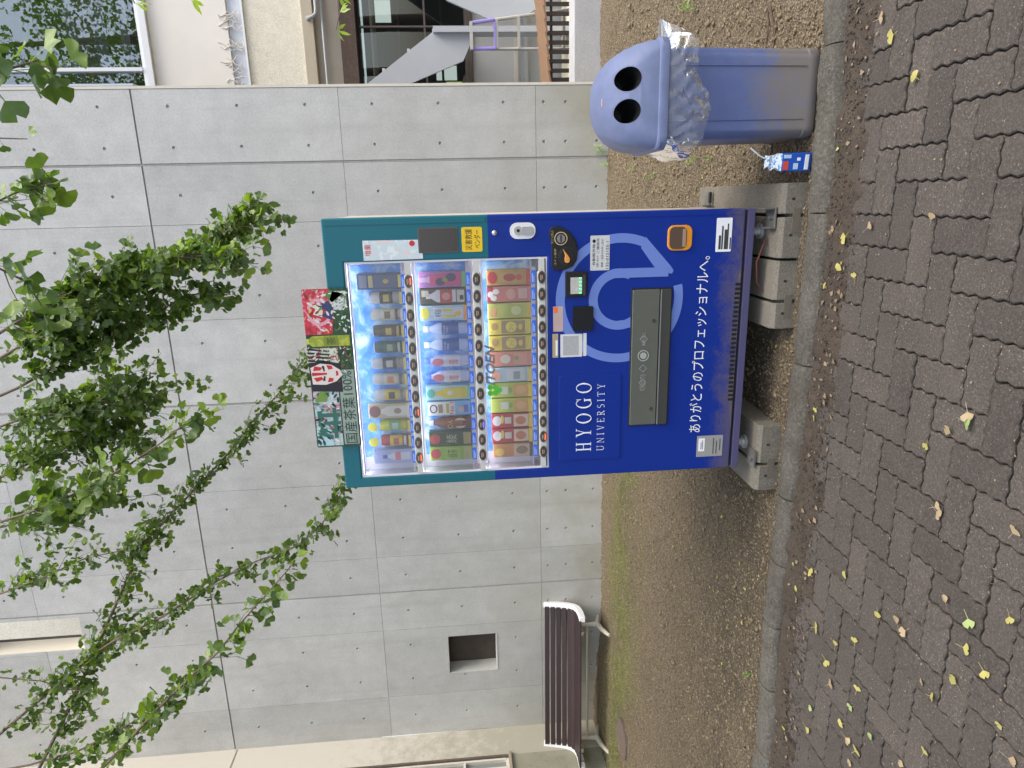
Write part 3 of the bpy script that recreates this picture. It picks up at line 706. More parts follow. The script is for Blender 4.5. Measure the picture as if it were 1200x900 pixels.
# ------------------------------------------------------------------ vending machine
VX0, VX1, FY = -.892, .325, -3.72
vm = thing('vending_machine', (-.283, -3.36, .10), 'tall blue and teal drinks vending machine with glazed sample display', 'vending machine')
TEAL = mat('teal_enamel', (.005, .128, .165), .32, nz=(1.5, .10), coat=.2)
BLUE = m_dirty('blue_enamel', (.003, .026, .235), (.13, .10, .066), .17, .40, .34, .10, .55)
SIDE = m_dirty('cream_enamel', (.66, .60, .50), (.30, .23, .15), .15, .9, .4, .2, .5)
scuff(TEAL); scuff(BLUE)
for m_ in (TEAL, BLUE): m_.node_tree.nodes['Principled BSDF'].inputs['Specular IOR Level'].default_value = .32
BLACK = mat('black_plastic', (.012, .012, .013), .35); DGREY = mat('dark_grey_plastic', (.045, .047, .045), .4)
WHITE = mat('white_print', (.80, .80, .80), .5); SILVER = mat('brushed_silver', (.55, .55, .54), .35, .6, nz=(9, .1))
MB().box(VX0+.004, VX1-.004, -3.632, -2.98, .16, 2.035).build('cabinet', SIDE, vm, bevel=.008)
# door: one skin with the display opening, teal above and blue below
xs = [VX0, -.842, .142, VX1]; zs = [.217, 1.097, 1.352, 1.967, 2.047]; b = MB(); dY = FY+.0865
def vid(i, j, back): return (j*4+i) + (20 if back else 0)
b.v = [(x, FY, z) for z in zs for x in xs] + [(x, dY, z) for z in zs for x in xs]
for j in range(4):
    mi = 0 if j >= 2 else 1
    for i in range(3):
        if i == 1 and j in (1, 2):
            continue
        b.f.append((vid(i,j,0), vid(i+1,j,0), vid(i+1,j+1,0), vid(i,j+1,0))); b.mi.append(mi)
        b.f.append((vid(i,j,1), vid(i,j+1,1), vid(i+1,j+1,1), vid(i+1,j,1))); b.mi.append(mi)
    for i, d in ((0, 1), (3, 0)):
        q = (vid(i,j,0), vid(i,j+1,0), vid(i,j+1,1), vid(i,j,1)); b.f.append(q if d else q[::-1]); b.mi.append(mi)
for i in range(3):
    b.f.append((vid(i,0,0), vid(i,0,1), vid(i+1,0,1), vid(i+1,0,0))); b.mi.append(1)
    b.f.append((vid(i,4,0), vid(i+1,4,0), vid(i+1,4,1), vid(i,4,1))); b.mi.append(0)
for j in (1, 2):
    mi = 0 if j >= 2 else 1
    b.f.append((vid(1,j,0), vid(1,j,1), vid(1,j+1,1), vid(1,j+1,0))); b.f.append((vid(2,j,0), vid(2,j+1,0), vid(2,j+1,1), vid(2,j,1))); b.mi += [mi, mi]
b.f.append((vid(1,1,0), vid(2,1,0), vid(2,1,1), vid(1,1,1))); b.f.append((vid(1,3,0), vid(1,3,1), vid(2,3,1), vid(2,3,0))); b.mi += [1, 0]
door = b.build('door', [TEAL, BLUE], vm, fixn=True, bevel=.007, seg=3)
MB().box(VX0+.006, VX1-.006, FY+.012, -3.634, .206, .218).build('shadow_gap', BLACK, vm)
MB().box(VX0+.002, VX1-.002, FY+.002, FY+.05, .172, .2055).build('kick_plate', BLUE, vm, bevel=.003)
def dec(name, m, x0, x1, z0, z1, y=0., t=.003, r=.004, par=None): return MB().rrect(x0, x1, z0, z1, r, FY-t-y, FY-y+.0005).build(name, m, par or vm)
# raised door lip beside the display (upper right field) and lower right step
MB().box(.296, .318, FY-.0022, FY+.001, 1.36, 2.035).build('door_lip', TEAL, vm)
MB().box(.300, .318, FY-.0022, FY+.001, .23, 1.345).build('door_lip', BLUE, vm)
# display recess
LAV = mat('lavender_white_print', (.68, .67, .80), .35, nz=(5, .06))
SKYP = m_print('sky_print', [(.02, .15, .66), (.04, .24, .78), (.10, .36, .86), (.45, .66, .90), (.82, .87, .93)], 9, 5, .6, .35, False)
b = MB()
b.box(-.842, .142, -3.644, -3.638, 1.097, 1.967); b.build('display_back', LAV, vm)
for z0, z1 in ((1.735, 1.955), (1.455, 1.672), (1.17, 1.385)): MB().box(-.77, .125, -3.6475, -3.6443, z0, z1).build('sky_poster', SKYP, vm)
b = MB(); b.box(-.842, -.834, FY+.004, -3.643, 1.097, 1.967); b.box(.134, .142, FY+.004, -3.643, 1.097, 1.967); b.box(-.834, .134, FY+.004, -3.643, 1.959, 1.967); b.box(-.834, .134, FY+.004, -3.643, 1.097, 1.103)
b.build('display_bezel', mat('pale_bezel', (.66, .65, .70), .4), vm)
for z in (1.733, 1.453, 1.168): MB().box(-.834, .134, -3.704, -3.6445, z-.004, z).build('shelf', LAV, vm)
MB().add([(-.834, -3.710, 1.103), (.134, -3.710, 1.103), (.134, -3.710, 1.959), (-.834, -3.710, 1.959)], [(0, 1, 2, 3)]).build('display_glass', m_clear('display_acrylic', (1, 1, 1), .01, .06, .09), vm)  # milky haze in the pane stands in for whitish reflections on it
TUBE = m_emit('display_lamp_tube', (.93, .95, 1.0), 9.5)
for z in (1.9575, 1.6805, 1.387):
    MB().box(-.832, .132, -3.7068, -3.7052, z-.0065, z).build('lamp_cover', LAV, vm); MB().box(-.828, .128, -3.7045, -3.7005, z-.005, z-.0015).build('lamp_tube', TUBE, vm)
GREYB = mat('button_bar_grey', (.55, .55, .50), .4, nz=(6, .06)); BTN = mat('smoked_button', (.055, .05, .045), .2, coat=.4)
RIM = mat('button_rim', (.28, .27, .25), .4); TAGB = mat('blue_price_tag', (.03, .13, .62), .5); REDL = m_emit('sold_out_lamp', (1, .10, .03), 1.2); BLUL = m_emit('blue_lamp', (.10, .12, 1), 1.0)
INK = mat('button_ink', (.42, .27, .20), .4)
bm_ = MB().disc((0, 0), .0262, .0150, -.0045, .001, 28).mesh('button', BTN); rm_ = MB().disc((0, 0), .0295, .0172, -.0025, .001, 28).mesh('button_rim', RIM)
im_ = MB().box(-.012, .010, -.0052, -.0045, .002, .0065).box(-.008, .009, -.0052, -.0045, -.004, -.001).mesh('button_print', INK)
lm_ = MB().poly([(-.017, -.0055), (-.010, -.0115), (.010, -.0115), (.017, -.0055), (.008, -.0075), (-.008, -.0075)], -.0054, -.0044).mesh('sold_out_lamp', REDL)
lb_ = MB().poly([(-.017, -.0055), (-.010, -.0115), (.010, -.0115), (.017, -.0055), (.008, -.0075), (-.008, -.0075)], -.0054, -.0044).mesh('lamp', BLUL)
tg_ = MB().rrect(-.029, .029, -.009, .009, .002, -.002, 0).mesh('price_tag', TAGB)
tw_ = MB().box(-.022, .016, -.0027, -.002, .001, .005).box(-.022, .006, -.0027, -.002, -.005, -.002).mesh('price_print', mat('tag_ink', (.35, .45, .80), .5))
BX = [.055 - .0737*k for k in range(12)]
for rI, (zb, zt) in enumerate(((1.700, 1.7235), (1.407, 1.4435), (1.1225, 1.158))):
    MB().rrect(-.782, .082, zb-.0175, zb+.0175, .008, FY-.006, -3.69).build('button_bar', GREYB, vm, bevel=.003)
    MB().box(.082, .134, FY-.003, -3.69, zb-.013, zb+.012).build('bar_end', GREYB, vm); MB().box(-.834, -.782, FY-.003, -3.69, zb-.012, zb+.012).build('bar_end', GREYB, vm)
    MB().box(-.79, .10, -3.7075, -3.7045, zt-.0095, zt+.0095 if rI else zt+.0085).build('tag_strip', LAV, vm)
    for k, x in enumerate(BX):
        q = inst('button', rm_, (x, FY-.006, zb), parent=vm); ORG[q.name] = (x, FY-.006, zb)
        inst('button_face', bm_, (x, FY-.0065, zb), parent=q); inst('button_print', im_, (x, FY-.0065, zb), parent=q)
        if (rI, k) in ((0, 0), (0, 8), (0, 11), (2, 10)): inst('sold_out_lamp', lm_, (x, FY-.0065, zb), parent=q)
        if (rI, k) == (1, 9): inst('lamp', lb_, (x, FY-.0065, zb), parent=q)
        q = inst('price_tag', tg_, (x, -3.7085, zt), parent=vm); ORG[q.name] = (x, -3.7085, zt); inst('price_print', tw_, (x, -3.7085, zt), parent=q)
# controls on the upper field
dec('screen', mat('grey_screen', (.055, .05, .047), .25, coat=.3), .178, .272, 1.486, 1.643, t=.004)
MB().rrect(.172, .278, 1.480, 1.649, .006, FY-.0025, FY+.001).build('screen_frame', mat('bronze_edge', (.10, .085, .07), .4), vm)
yl = dec('yellow_sticker', mat('yellow_vinyl', (.80, .52, .015), .5), .172, .276, 1.376, 1.464, t=.0015, r=.008)
text('災害救援', .180, .268, 1.420, 1.450, FY-.0022, BLACK, yl); text('ベンダー', .186, .262, 1.385, 1.412, FY-.0022, BLACK, yl)
bs = MB().poly([(.147, 1.882), (.149, 1.632), (.229, 1.634), (.231, 1.882)], FY-.0012, FY+.0005).build('paper_sticker', m_print('paper_sticker_print', [(.72, .76, .76), (.58, .66, .68), (.76, .60, .58), (.80, .82, .80)], 30, 4, .5, .5), vm)
text('増量', .165, .215, 1.850, 1.876, FY-.0016, mat('red_ink', (.55, .03, .03), .5), bs); MB().disc((.215, 1.675), .012, .012, FY-.0016, FY-.0012, 18).build('seal', MATS['red_ink'], bs)
MB().lathe((.249, FY-.009, 1.323), [(.006, 0), (.010, .003), (.012, .010)], 16, axis='y').build('bolt', SILVER, vm, smooth=True)
lk = dec('lock_plate', mat('lock_white', (.75, .74, .72), .3), .221, .289, 1.147, 1.257, t=.006, r=.030)
MB().disc((.256, 1.222), .019, .019, FY-.010, FY-.006, 24).build('lock_cylinder', SILVER, lk); MB().disc((.256, 1.222), .007, .007, FY-.0115, FY-.010, 12).build('keyhole', BLACK, lk)
MB().rrect(.238, .272, 1.158, 1.208, .010, FY-.012, FY-.006).build('lock_handle', mat('lock_grey', (.42, .43, .43), .35, .3), lk)
# coin unit
co = MB().poly([(.268, 1.070), (.262, 1.084), (.240, 1.090), (.225, 1.088), (.205, 1.080), (.150, 1.079), (.100, 1.079), (.086, 1.072), (.081, 1.055), (.084, 1.02), (.098, .985), (.125, .968), (.165, .963), (.205, .972), (.240, .995), (.262, 1.025), (.271, 1.050)], FY-.010, FY+.001).build('coin_unit', BLACK, vm, bevel=.003)
GOLD = mat('pale_gold_ink', (.50, .40, .22), .4)
MB().ring((.218, 1.038), .0245, .0285, 0, 360, FY-.0112, FY-.009, 32).build('slot_ring', GOLD, co); MB().disc((.218, 1.038), .018, .018, FY-.014, FY-.010, 24).build('coin_slot', mat('steel_slot', (.55, .55, .55), .25, .9), co); MB().box(.203, .233, FY-.0152, FY-.0138, 1.035, 1.041).build('slit', BLACK, co)
MB().ring((.143, 1.012), .036, .038, 0, 360, FY-.0112, FY-.009, 32).build('dial_ring', DGREY, co)
MB().disc((.143, 1.012), .033, .033, FY-.018, FY-.010, 28).build('dial', mat('dial_black', (.02, .02, .02), .25), co, bevel=.002)
MB().poly([(.118, 1.002), (.113, 1.012), (.118, 1.022), (.130, 1.024), (.146, 1.021), (.174, 1.030), (.146, 1.008), (.133, 1.000)], FY-.024, FY-.018).build('return_lever', mat('orange_lever', (.72, .30, .06), .4), co, bevel=.002)
text('コイン投入', .196, .254, 1.073, 1.081, FY-.0108, GOLD, co); text('コイン返却', .105, .175, 1.058, 1.068, FY-.0108, GOLD, co); text('10 50 100 500', .20, .25, 1.070, 1.0725, FY-.0108, GOLD, co)
# bill reader, pads and stickers
bl = MB().rrect(-.036, .075, .921, 1.019, .006, FY-.012, FY+.001).build('bill_reader', BLACK, vm, bevel=.003)
MB().box(-.022, .050, FY-.0145, FY-.011, .945, .996).build('bill_plate', mat('bill_plate_print', (.48, .47, .42), .4, nz=(70, .4)), bl)
for k in range(5): MB().disc((-.018+.016*k, .953), .0035, .0055, FY-.0155, FY-.014, 10).build('led', m_emit('green_led', (.05, .9, .25), .8) if k == 0 else bpy.data.materials['green_led'], bl)
MB().box(-.030, .060, FY-.0135, FY-.011, .930, .940).build('bill_slot', DGREY, bl)
dec('card_pad', mat('pad_black', (.010, .011, .013), .3), -.189, -.080, .893, .985, t=.010, r=.007)
pk = dec('pink_sticker', mat('dusty_pink', (.50, .36, .33), .5, nz=(15, .15)), -.190, -.077, 1.028, 1.072, t=.0015, r=.002)
MB().box(-.105, -.079, FY-.0022, FY-.0014, 1.052, 1.070).build('orange_patch', mat('orange_ink', (.80, .17, .03), .5), pk)
qs = dec('payment_sticker', mat('sticker_white', (.66, .66, .64), .4, nz=(12, .08)), -.309, -.204, .940, 1.040, t=.0015, r=.004)
MB().box(-.300, -.212, FY-.0022, FY-.0014, .958, 1.028).build('plain_panel', mat('plain_grey_print', (.40, .40, .39), .5, nz=(90, .25)), qs)
q2 = dec('brass_tag', mat('brass_tag', (.42, .34, .18), .4, nz=(20, .2)), -.309, -.200, 1.050, 1.076, t=.0015, r=.002); MB().box(-.300, -.230, FY-.0022, FY-.0014, 1.053, 1.062).build('print', WHITE, q2)
dec('paper_strip', MATS['sticker_white'], -.307, -.202, .921, .936, t=.0015, r=.002)
ps = dec('contact_sticker', mat('contact_white', (.58, .58, .56), .35, nz=(10, .08)), .076, .226, .822, .907, t=.0015, r=.004)
text('132-015155-1', .082, .200, .826, .838, FY-.0022, BLACK, ps); text('ご連絡先', .150, .215, .868, .880, FY-.0022, BLACK, ps); text('お問い合わせ', .090, .140, .870, .880, FY-.0022, DGREY, ps); text('故障・返金のお申し出は', .090, .210, .850, .860, FY-.0022, DGREY, ps); text('●', .195, .210, .884, .898, FY-.0022, BLACK, ps); text('自動販売機', .100, .190, .886, .898, FY-.0022, BLACK, ps)
# ring emblem printed on the lower door
EMB = mat('periwinkle_print', (.14, .22, .55), .35, coat=.4)
RC = (-.055, .772); y0, y1 = FY-.0012, FY+.0005
e = MB().ring(RC, .243, .290, 28, 322, y0, y1, 70); e.poly([(RC[0]+.243*math.cos(R(322)), RC[1]+.243*math.sin(R(322))), (RC[0]+.290*math.cos(R(322)), RC[1]+.290*math.sin(R(322))), (.075, .545), (.052, .535), (.030, .556)], y0, y1)
e = MB().ring(RC, .248, .288, -22, 282, y0, y1, 70)
e.poly([(.215, .662), (.168, .682), (.058, .600), (.052, .538), (.066, .532), (.085, .545)], y0, y1)
e.ring((-.055, .775), .097, .137, -25, 285, y0-.0004, y1, 60)
e.box(.040, .081, y0-.0008, y1, .555, .80); e.poly([(-.184, .775), (-.150, .775), (-.150, .705), (-.184, .705)], y0-.0008, y1)
e.build('ring_emblem', EMB, vm)
# dispensing flap
FLAP = mat('smoked_flap', (.105, .112, .092), .18, coat=.6, nz=(8, .15)); sl = MB().box(-.654, -.008, FY-.004, FY+.001, .533, .722).build('flap_frame', BLACK, vm, bevel=.003)
MB().rrect(-.648, -.014, .592, .716, .006, FY-.010, FY-.002).build('flap', FLAP, sl, bevel=.003); MB().rrect(-.648, -.014, .540, .588, .005, FY-.016, FY-.002).build('flap_lip', mat('smoked_lip', (.05, .053, .047), .25, coat=.4), sl, bevel=.003)
MB().box(-.646, -.016, FY-.018, FY-.014, .585, .590).build('flap_edge', mat('edge_metal', (.35, .35, .33), .3, .6), sl)
GI = mat('grey_ink', (.34, .36, .33), .5); yy = FY-.0108
MB().ring((-.315, .660), .022, .026, 0, 360, yy-.0006, yy+.001, 28).build('flap_symbol', GI, sl); MB().disc((-.315, .660), .015, .015, yy-.0006, yy+.001, 20).build('flap_symbol', GI, sl)
for x0, x1 in ((-.270, -.205), (-.400, -.350), (-.480, -.405)): MB().ring(((x0+x1)/2, .660), .016, .018, 0, 360, yy-.0003, yy+.001, 4).build('flap_print', GI, sl)
text('商品取り出し口', -.268, -.208, .652, .668, yy-.0006, GI, sl); text('中に手を入れないで下さい', -.480, -.400, .645, .675, yy-.0006, GI, sl)
MB().disc((-.155, .617), .008, .008, FY-.013, FY-.010, 14).build('flap_stud', DGREY, sl); MB().disc((-.57, .617), .008, .008, FY-.013, FY-.010, 14).build('flap_stud', DGREY, sl)
# coin return cup
cp = MB().rrect(.152, .261, .456, .566, .028, FY-.008, FY+.001).build('coin_return', mat('orange_cup', (.70, .27, .02), .35, coat=.3), vm, bevel=.003)
MB().rrect(.159, .254, .482, .558, .022, FY-.0095, FY-.006).build('cup_window', mat('brown_window', (.10, .065, .045), .15, coat=.5), cp)
MB().rrect(.168, .245, .486, .500, .004, FY-.0115, FY-.009).build('cup_lip', mat('lip_brown', (.32, .22, .17), .4), cp)
# plates near the foot
wsx = dec('white_notice', WHITE, .141, .287, .276, .346, t=.0015, r=.004)
for k, (w, h) in enumerate(((.06, .010), (.10, .007), (.085, .012), (.11, .006), (.05, .006))): MB().box(.152, .152+w, FY-.0022, FY-.0014, .334-k*.0125-h, .334-k*.0125).build('print', DGREY, wsx)
gl = dec('rating_plate', mat('dull_plate', (.30, .295, .27), .4, nz=(12, .1)), -.828, -.722, .256, .383, t=.0015, r=.002)
MB().box(-.800, -.735, FY-.0022, FY-.0014, .345, .375).build('label', WHITE, gl); MB().box(-.79, -.745, FY-.0027, FY-.002, .354, .357).box(-.79, -.755, FY-.0027, FY-.002, .361, .364).build('print', DGREY, gl); MB().box(-.815, -.735, FY-.0022, FY-.0014, .300, .304).box(-.815, -.75, FY-.0022, FY-.0014, .285, .289).box(-.80, -.74, FY-.0022, FY-.0014, .268, .272).build('print', DGREY, gl)
# embossed name field
MB().rrect(-.812, -.396, .755, 1.048, .012, FY-.0035, FY+.001).build('name_field', BLUE, vm, bevel=.003, seg=3)
MB().rrect(-.804, -.404, .763, 1.040, .010, FY-.0042, FY-.003).build('name_field', BLUE, vm)
def serif(word, X0, X1, Z0, Z1, y, m, par, T=.15, t=.045):
    """thick-and-thin roman capitals"""
    W = dict(H=.86, Y=.82, O=.92, G=.92, U=.82, N=.86, I=.34, V=.82, E=.68, R=.76, S=.60, T=.74)
    gap = .50; tot = sum(W[c] for c in word) + gap*(len(word)-1); sx = (X1-X0)/tot; sz = Z1-Z0; x = 0; cnt = [0]
    for c in word:
        w = W[c]; b = MB(); yy = [y]
        def P(pts):
            yy[0] -= .00012; b.poly([(X0+(x+p)*sx, Z0+q*sz) for p, q in pts], yy[0], y+.0012)
        def bar(x0, x1, z0, z1): P([(x0, z0), (x1, z0), (x1, z1), (x0, z1)])
        def sf(cx, z, h=.17): bar(cx-h, cx+h, z, z+t) if z < .5 else bar(cx-h, cx+h, z-t, z)
        def arc(cx, cz, rx, rz, a0, a1, n=22, tk=T):
            for i in range(n):
                q = []
                for a in (a0+(a1-a0)*i/n, a0+(a1-a0)*(i+1)/n):
                    ca, sa = math.cos(R(a)), math.sin(R(a)); q.append(((cx+rx*ca, cz+rz*sa), (cx+(rx-tk)*ca, cz+(rz-t)*sa)))
                P([q[0][0], q[1][0], q[1][1], q[0][1]])
        if c == 'H':
            for cx in (.17, w-.17): bar(cx-T/2, cx+T/2, 0, 1); sf(cx, 0); sf(cx, 1)
            bar(.17, w-.17, .49, .49+t)
        elif c == 'Y':
            P([(.08, 1), (.08+T*1.15, 1), (w/2+T/2, .45), (w/2-T/2, .45)]); P([(w-.16, 1), (w-.10, 1), (w/2+.06, .45), (w/2, .45)])
            bar(w/2-T/2, w/2+T/2, 0, .47); sf(w/2, 0); sf(.14, 1, .14); sf(w-.13, 1, .13)
        elif c == 'O': arc(w/2, .5, w/2, .51, 0, 360, 36)
        elif c == 'G':
            arc(w/2, .5, w/2, .51, 42, 318, 30); bar(w-.22, w-.22+T, .04, .44); sf(w-.15, .44, .14); P([(w-.13, .98), (w-.09, .98), (w-.09, .68), (w-.12, .74)])
        elif c == 'U':
            bar(.08, .08+T, .32, 1); bar(w-.14, w-.14+t, .32, 1); arc(w/2-.01, .32, w/2-.075, .33, 180, 360, 18, T*.8); sf(.15, 1, .14); sf(w-.12, 1, .12)
        elif c == 'N':
            bar(.10, .10+t, 0, 1); bar(w-.14, w-.14+t, 0, 1); P([(.06, 1), (.06+T*1.2, 1), (w-.10, 0), (w-.14, 0)]); sf(.12, 0, .11); sf(w-.12, 1, .11)
        elif c == 'I': bar(w/2-T/2, w/2+T/2, 0, 1); sf(w/2, 0); sf(w/2, 1)
        elif c == 'V':
            P([(.06, 1), (.06+T*1.15, 1), (w/2+.05, 0), (w/2-.03, 0)]); P([(w-.14, 1), (w-.08, 1), (w/2+.05, 0), (w/2, 0)]); sf(.13, 1, .13); sf(w-.11, 1, .11)
        elif c == 'E':
            bar(.12, .12+T, 0, 1)
            for z in (0, .49, 1-t): bar(.02, w-(.14 if z == .49 else 0), z, z+t)
            bar(w-t, w, 0, .2); bar(w-t, w, .8, 1)
        elif c == 'R':
            bar(.12, .12+T, 0, 1); arc(.30, .74, .34, .26, -90, 90, 16, T*.85); bar(.12, .32, 1-t, 1); bar(.12, .32, .48, .48+t)
            P([(.28, .49), (.28+T, .49), (w, 0), (w-T, 0)]); sf(.19, 0, .15); sf(.15, 1, .12)
        elif c == 'S':
            arc(w/2, .75, w/2-.04, .26, 40, 270, 16, T*.8); arc(w/2, .27, w/2-.02, .28, -140, 90, 16, T*.8)
        elif c == 'T':
            bar(w/2-T/2, w/2+T/2, 0, 1); bar(0, w, 1-t, 1); bar(0, t, .78, 1); bar(w-t, w, .78, 1); sf(w/2, 0)
        b.build('letter', m, par, fixn=False); x += w + gap
serif('HYOGO', -.767, -.433, .897, .968, FY-.0046, WHITE, vm, .12, .035)
serif('UNIVERSITY', -.767, -.441, .835, .869, FY-.0046, mat('soft_white_print', (.66, .68, .76), .5), vm, .10, .05)
text('ありがとうのプロフェッショナルへ。', -.702, .124, .368, .428, FY-.0012, WHITE, vm, 'slogan')
# louvre slots above the kick plate
slot = MB().rrect(-.0062, .0062, -.012, .012, .005, -.0012, 0).mesh('louvre_slot', mat('slot_black', (.006, .006, .007), .8))
vn = MB().poly([(.125, .2215), (.06, .228), (-.05, .240), (-.15, .249), (-.28, .254), (-.42, .250), (-.55, .240), (-.66, .226), (-.69, .2215)], FY-.0008, FY+.0005).build('louvre_panel', m_dirty('louvre_blue', (.012, .022, .13), (.16, .12, .08), .15, .33, .45, 0, .8), vm)
for k in range(27):
    x = -.005 - k*.0208; t = (x+.28)/.40; inst('louvre_slot', slot, (x, FY-.0009, .2355-.006*t*t), parent=vn)
# feet, bracket and a rust-red hose under the cabinet
for x in (-.80, .22):
    for y in (-3.62, -3.06): MB().lathe((x, y, .098), [(.034, 0), (.034, .010), (.018, .012), (.018, .065)], 16).build('foot', SILVER, vm, smooth=True)
MB().box(VX0+.03, VX1-.03, -3.64, -3.0, .1605, .163).build('base_pan', BLACK, vm)
GALV = mat('galvanised_steel', (.17, .165, .155), .45, .5, nz=(25, .3))
br = MB().box(.235, .328, -3.775, -3.69, .103, .111).box(.318, .326, -3.775, -3.665, .111, .162).box(.236, .244, -3.775, -3.72, .111, .135).build('anchor_bracket', GALV, vm, bevel=.002)
MB().lathe((.285, -3.748, .111), [(.014, 0), (.014, .004), (.009, .004), (.009, .014)], 6).build('anchor_bolt', GALV, br)
b2 = MB().box(.326, .392, -2.99, -2.93, .103, .109).box(.326, .332, -3.05, -2.93, .109, .165).build('anchor_bracket', GALV, vm); MB().box(.345, .40, -3.03, -3.01, .110, .122).build('anchor_bolt', BLACK, b2)
b3 = MB().box(-.885, -.80, -3.76, -3.68, .103, .110).build('anchor_bracket', GALV, vm); MB().lathe((-.845, -3.735, .110), [(.013, 0), (.013, .012)], 6).build('anchor_bolt', GALV, b3)
MB().tube([(.19, -3.70, .107), (.15, -3.725, .135), (.09, -3.715, .15), (.0, -3.71, .14), (-.04, -3.70, .112)], .004, 8).build('drain_hose', mat('rust_red_hose', (.09, .022, .014), .7), vm, smooth=True)

# sign board standing on the machine's top edge
sg = thing('sign_board', (-.32, FY-.012, 1.955), 'colourful tea poster board clipped to the machine top', 'sign')
SU = lambda u: -.678 + .714*u
SW = lambda w: 1.957 + .196*w
BKY = FY-.014
def art(name, cols, pts, k, m=None): 
    return MB().poly([(SU(p), SW(q)) for p, q in pts], BKY-.0012-.0003*k, BKY).build(name, m or mat('ink_%s' % name, cols, .45), sg)
MB().rrect(SU(0), SU(1), SW(0), SW(1), .008, BKY, BKY+.004).build('board', m_print('poster_leaves', [(.012, .035, .014), (.03, .075, .025), (.05, .11, .04), (.35, .40, .33)], 26, 4, 1.0, .45), sg)
art('red_field', (.55, .03, .04), [(.725, .42), (.725, 1), (.99, 1), (1, .96), (1, .42), (.93, .30), (.84, .36)], 0, m_print('red_art', [(.42, .02, .03), (.60, .035, .05), (.66, .24, .30), (.60, .03, .045)], 22, 3, 2.0))
art('pink_ring', (.72, .36, .42), [(.86+.085*math.cos(R(a)), .66+.27*math.sin(R(a))) for a in range(0, 360, 20)], 1); art('red_disc', (.52, .02, .03), [(.86+.062*math.cos(R(a)), .66+.2*math.sin(R(a))) for a in range(0, 360, 20)], 2)
art('navy_bird', (.03, .05, .13), [(.81, .40), (.84, .62), (.87, .50), (.90, .70), (.93, .45), (.88, .34)], 3); art('cream_bird', (.70, .66, .56), [(.83, .60), (.85, .80), (.88, .72), (.90, .84), (.91, .66), (.87, .58)], 3)
art('white_blossom', None, [(.87, .05), (.87, .36), (.93, .42), (.985, .34), (.985, .06)], 3, m_print('blossom_art', [(.05, .10, .04), (.60, .64, .58), (.08, .14, .05), (.70, .72, .68)], 48, 3, 1.2))
art('dark_leaf', (.02, .07, .02), [(.76, 0), (.80, .30), (.86, .34), (.84, 0)], 3); art('green_leaf', (.10, .20, .03), [(.92, .35), (.96, .55), (.99, .40), (.97, .12)], 3)
art('flower_field', (.6, .5, .4), [(.545, .34), (.545, 1), (.64, 1), (.64, .34)], 1, m_print('flower_art', [(.70, .66, .60), (.50, .55, .40), (.30, .05, .06), (.72, .68, .62)], 34, 3, 1.5))
for k in range(4): art('black_lock', (.015, .015, .018), [(.55+.022*k, .55), (.558+.024*k, 1), (.572+.024*k, 1), (.562+.020*k, .5)], 2)
art('hair', (.012, .012, .015), [(.36, .30), (.37, .98), (.55, 1), (.56, .62), (.54, .3)], 2)
art('face', (.74, .66, .60), [(.415, .95), (.52, .97), (.545, .75), (.535, .5), (.50, .32), (.47, .28), (.43, .42), (.41, .66)], 4)
RI = mat('kumadori_red', (.55, .02, .02), .5)
for pts in ([(.43, .86), (.455, .92), (.462, .74), (.445, .70)], [(.50, .92), (.53, .88), (.52, .70), (.502, .76)], [(.425, .62), (.455, .58), (.45, .48), (.43, .50)], [(.505, .58), (.535, .62), (.53, .50), (.51, .48)], [(.468, .95), (.490, .95), (.486, .62), (.474, .62)], [(.462, .42), (.498, .42), (.492, .37), (.468, .37)]): art('face_stripe', None, pts, 5, RI)
for pts in ([(.435, .72), (.465, .69), (.465, .66), (.435, .67)], [(.495, .69), (.53, .72), (.53, .67), (.495, .66)]): art('eye_stroke', (.015, .012, .012), pts, 6)
art('pattern_field', None, [(0.01, .40), (0.01, .97), (.37, .97), (.37, .40)], 1, m_print('pattern_art', [(.02, .06, .05), (.55, .26, .30), (.35, .55, .55), (.66, .60, .56), (.03, .12, .09)], 20, 3, 2.4))
art('big_leaf', (.16, .28, .04), [(.30, .96), (.37, .80), (.36, .60), (.30, .70)], 3); art('sky_patch', (.42, .62, .66), [(.01, .60), (.01, .97), (.13, .97), (.09, .62)], 2)
for k, pts in enumerate(([(.05, .62), (.09, .95), (.12, .95), (.075, .60)], [(.10, .42), (.10, .90), (.125, .90), (.125, .42)], [(.10, .82), (.10, .92), (.24, .92), (.24, .82)], [(.06, .50), (.06, .58), (.26, .58), (.26, .50)], [(.20, .42), (.20, .90), (.225, .90), (.225, .42)], [(.15, .42), (.15, .80), (.17, .80), (.17, .42)])): art('brush_stroke', (.03, .14, .10), pts, 4+k)
rs = random.Random(12)
def petals(n, u0, u1, w0, w1, cols, s0, s1, k0):
    b = {}
    for i in range(n):
        u, w, a, s = rs.uniform(u0, u1), rs.uniform(w0, w1), rs.uniform(0, 6.28), rs.uniform(s0, s1); c = rs.choice(cols); q = []
        for t in range(7):
            p, r = s*math.cos(t*.898), s*.42*math.sin(t*.898); q.append((min(.995, max(.005, u + (p*math.cos(a)-r*math.sin(a)))), min(.985, max(.015, w + (p*math.sin(a)+r*math.cos(a))*3.64))))
        b.setdefault(c, MB()).poly([(SU(p), SW(r)) for p, r in q], BKY-.0012-.0003*k0-.00003*i, BKY)
    for c, m_ in b.items():
        o = m_.build('petals', cm0(c), sg); o['kind'] = 'stuff'
def cm0(c): return mat('petal_%02x%02x%02x' % tuple(int(255*k) for k in c), c, .45)
petals(46, .73, .99, .45, .97, [(.62, .03, .05), (.70, .40, .44), (.72, .66, .60), (.30, .02, .03), (.14, .26, .04), (.66, .46, .12)], .008, .020, 2)
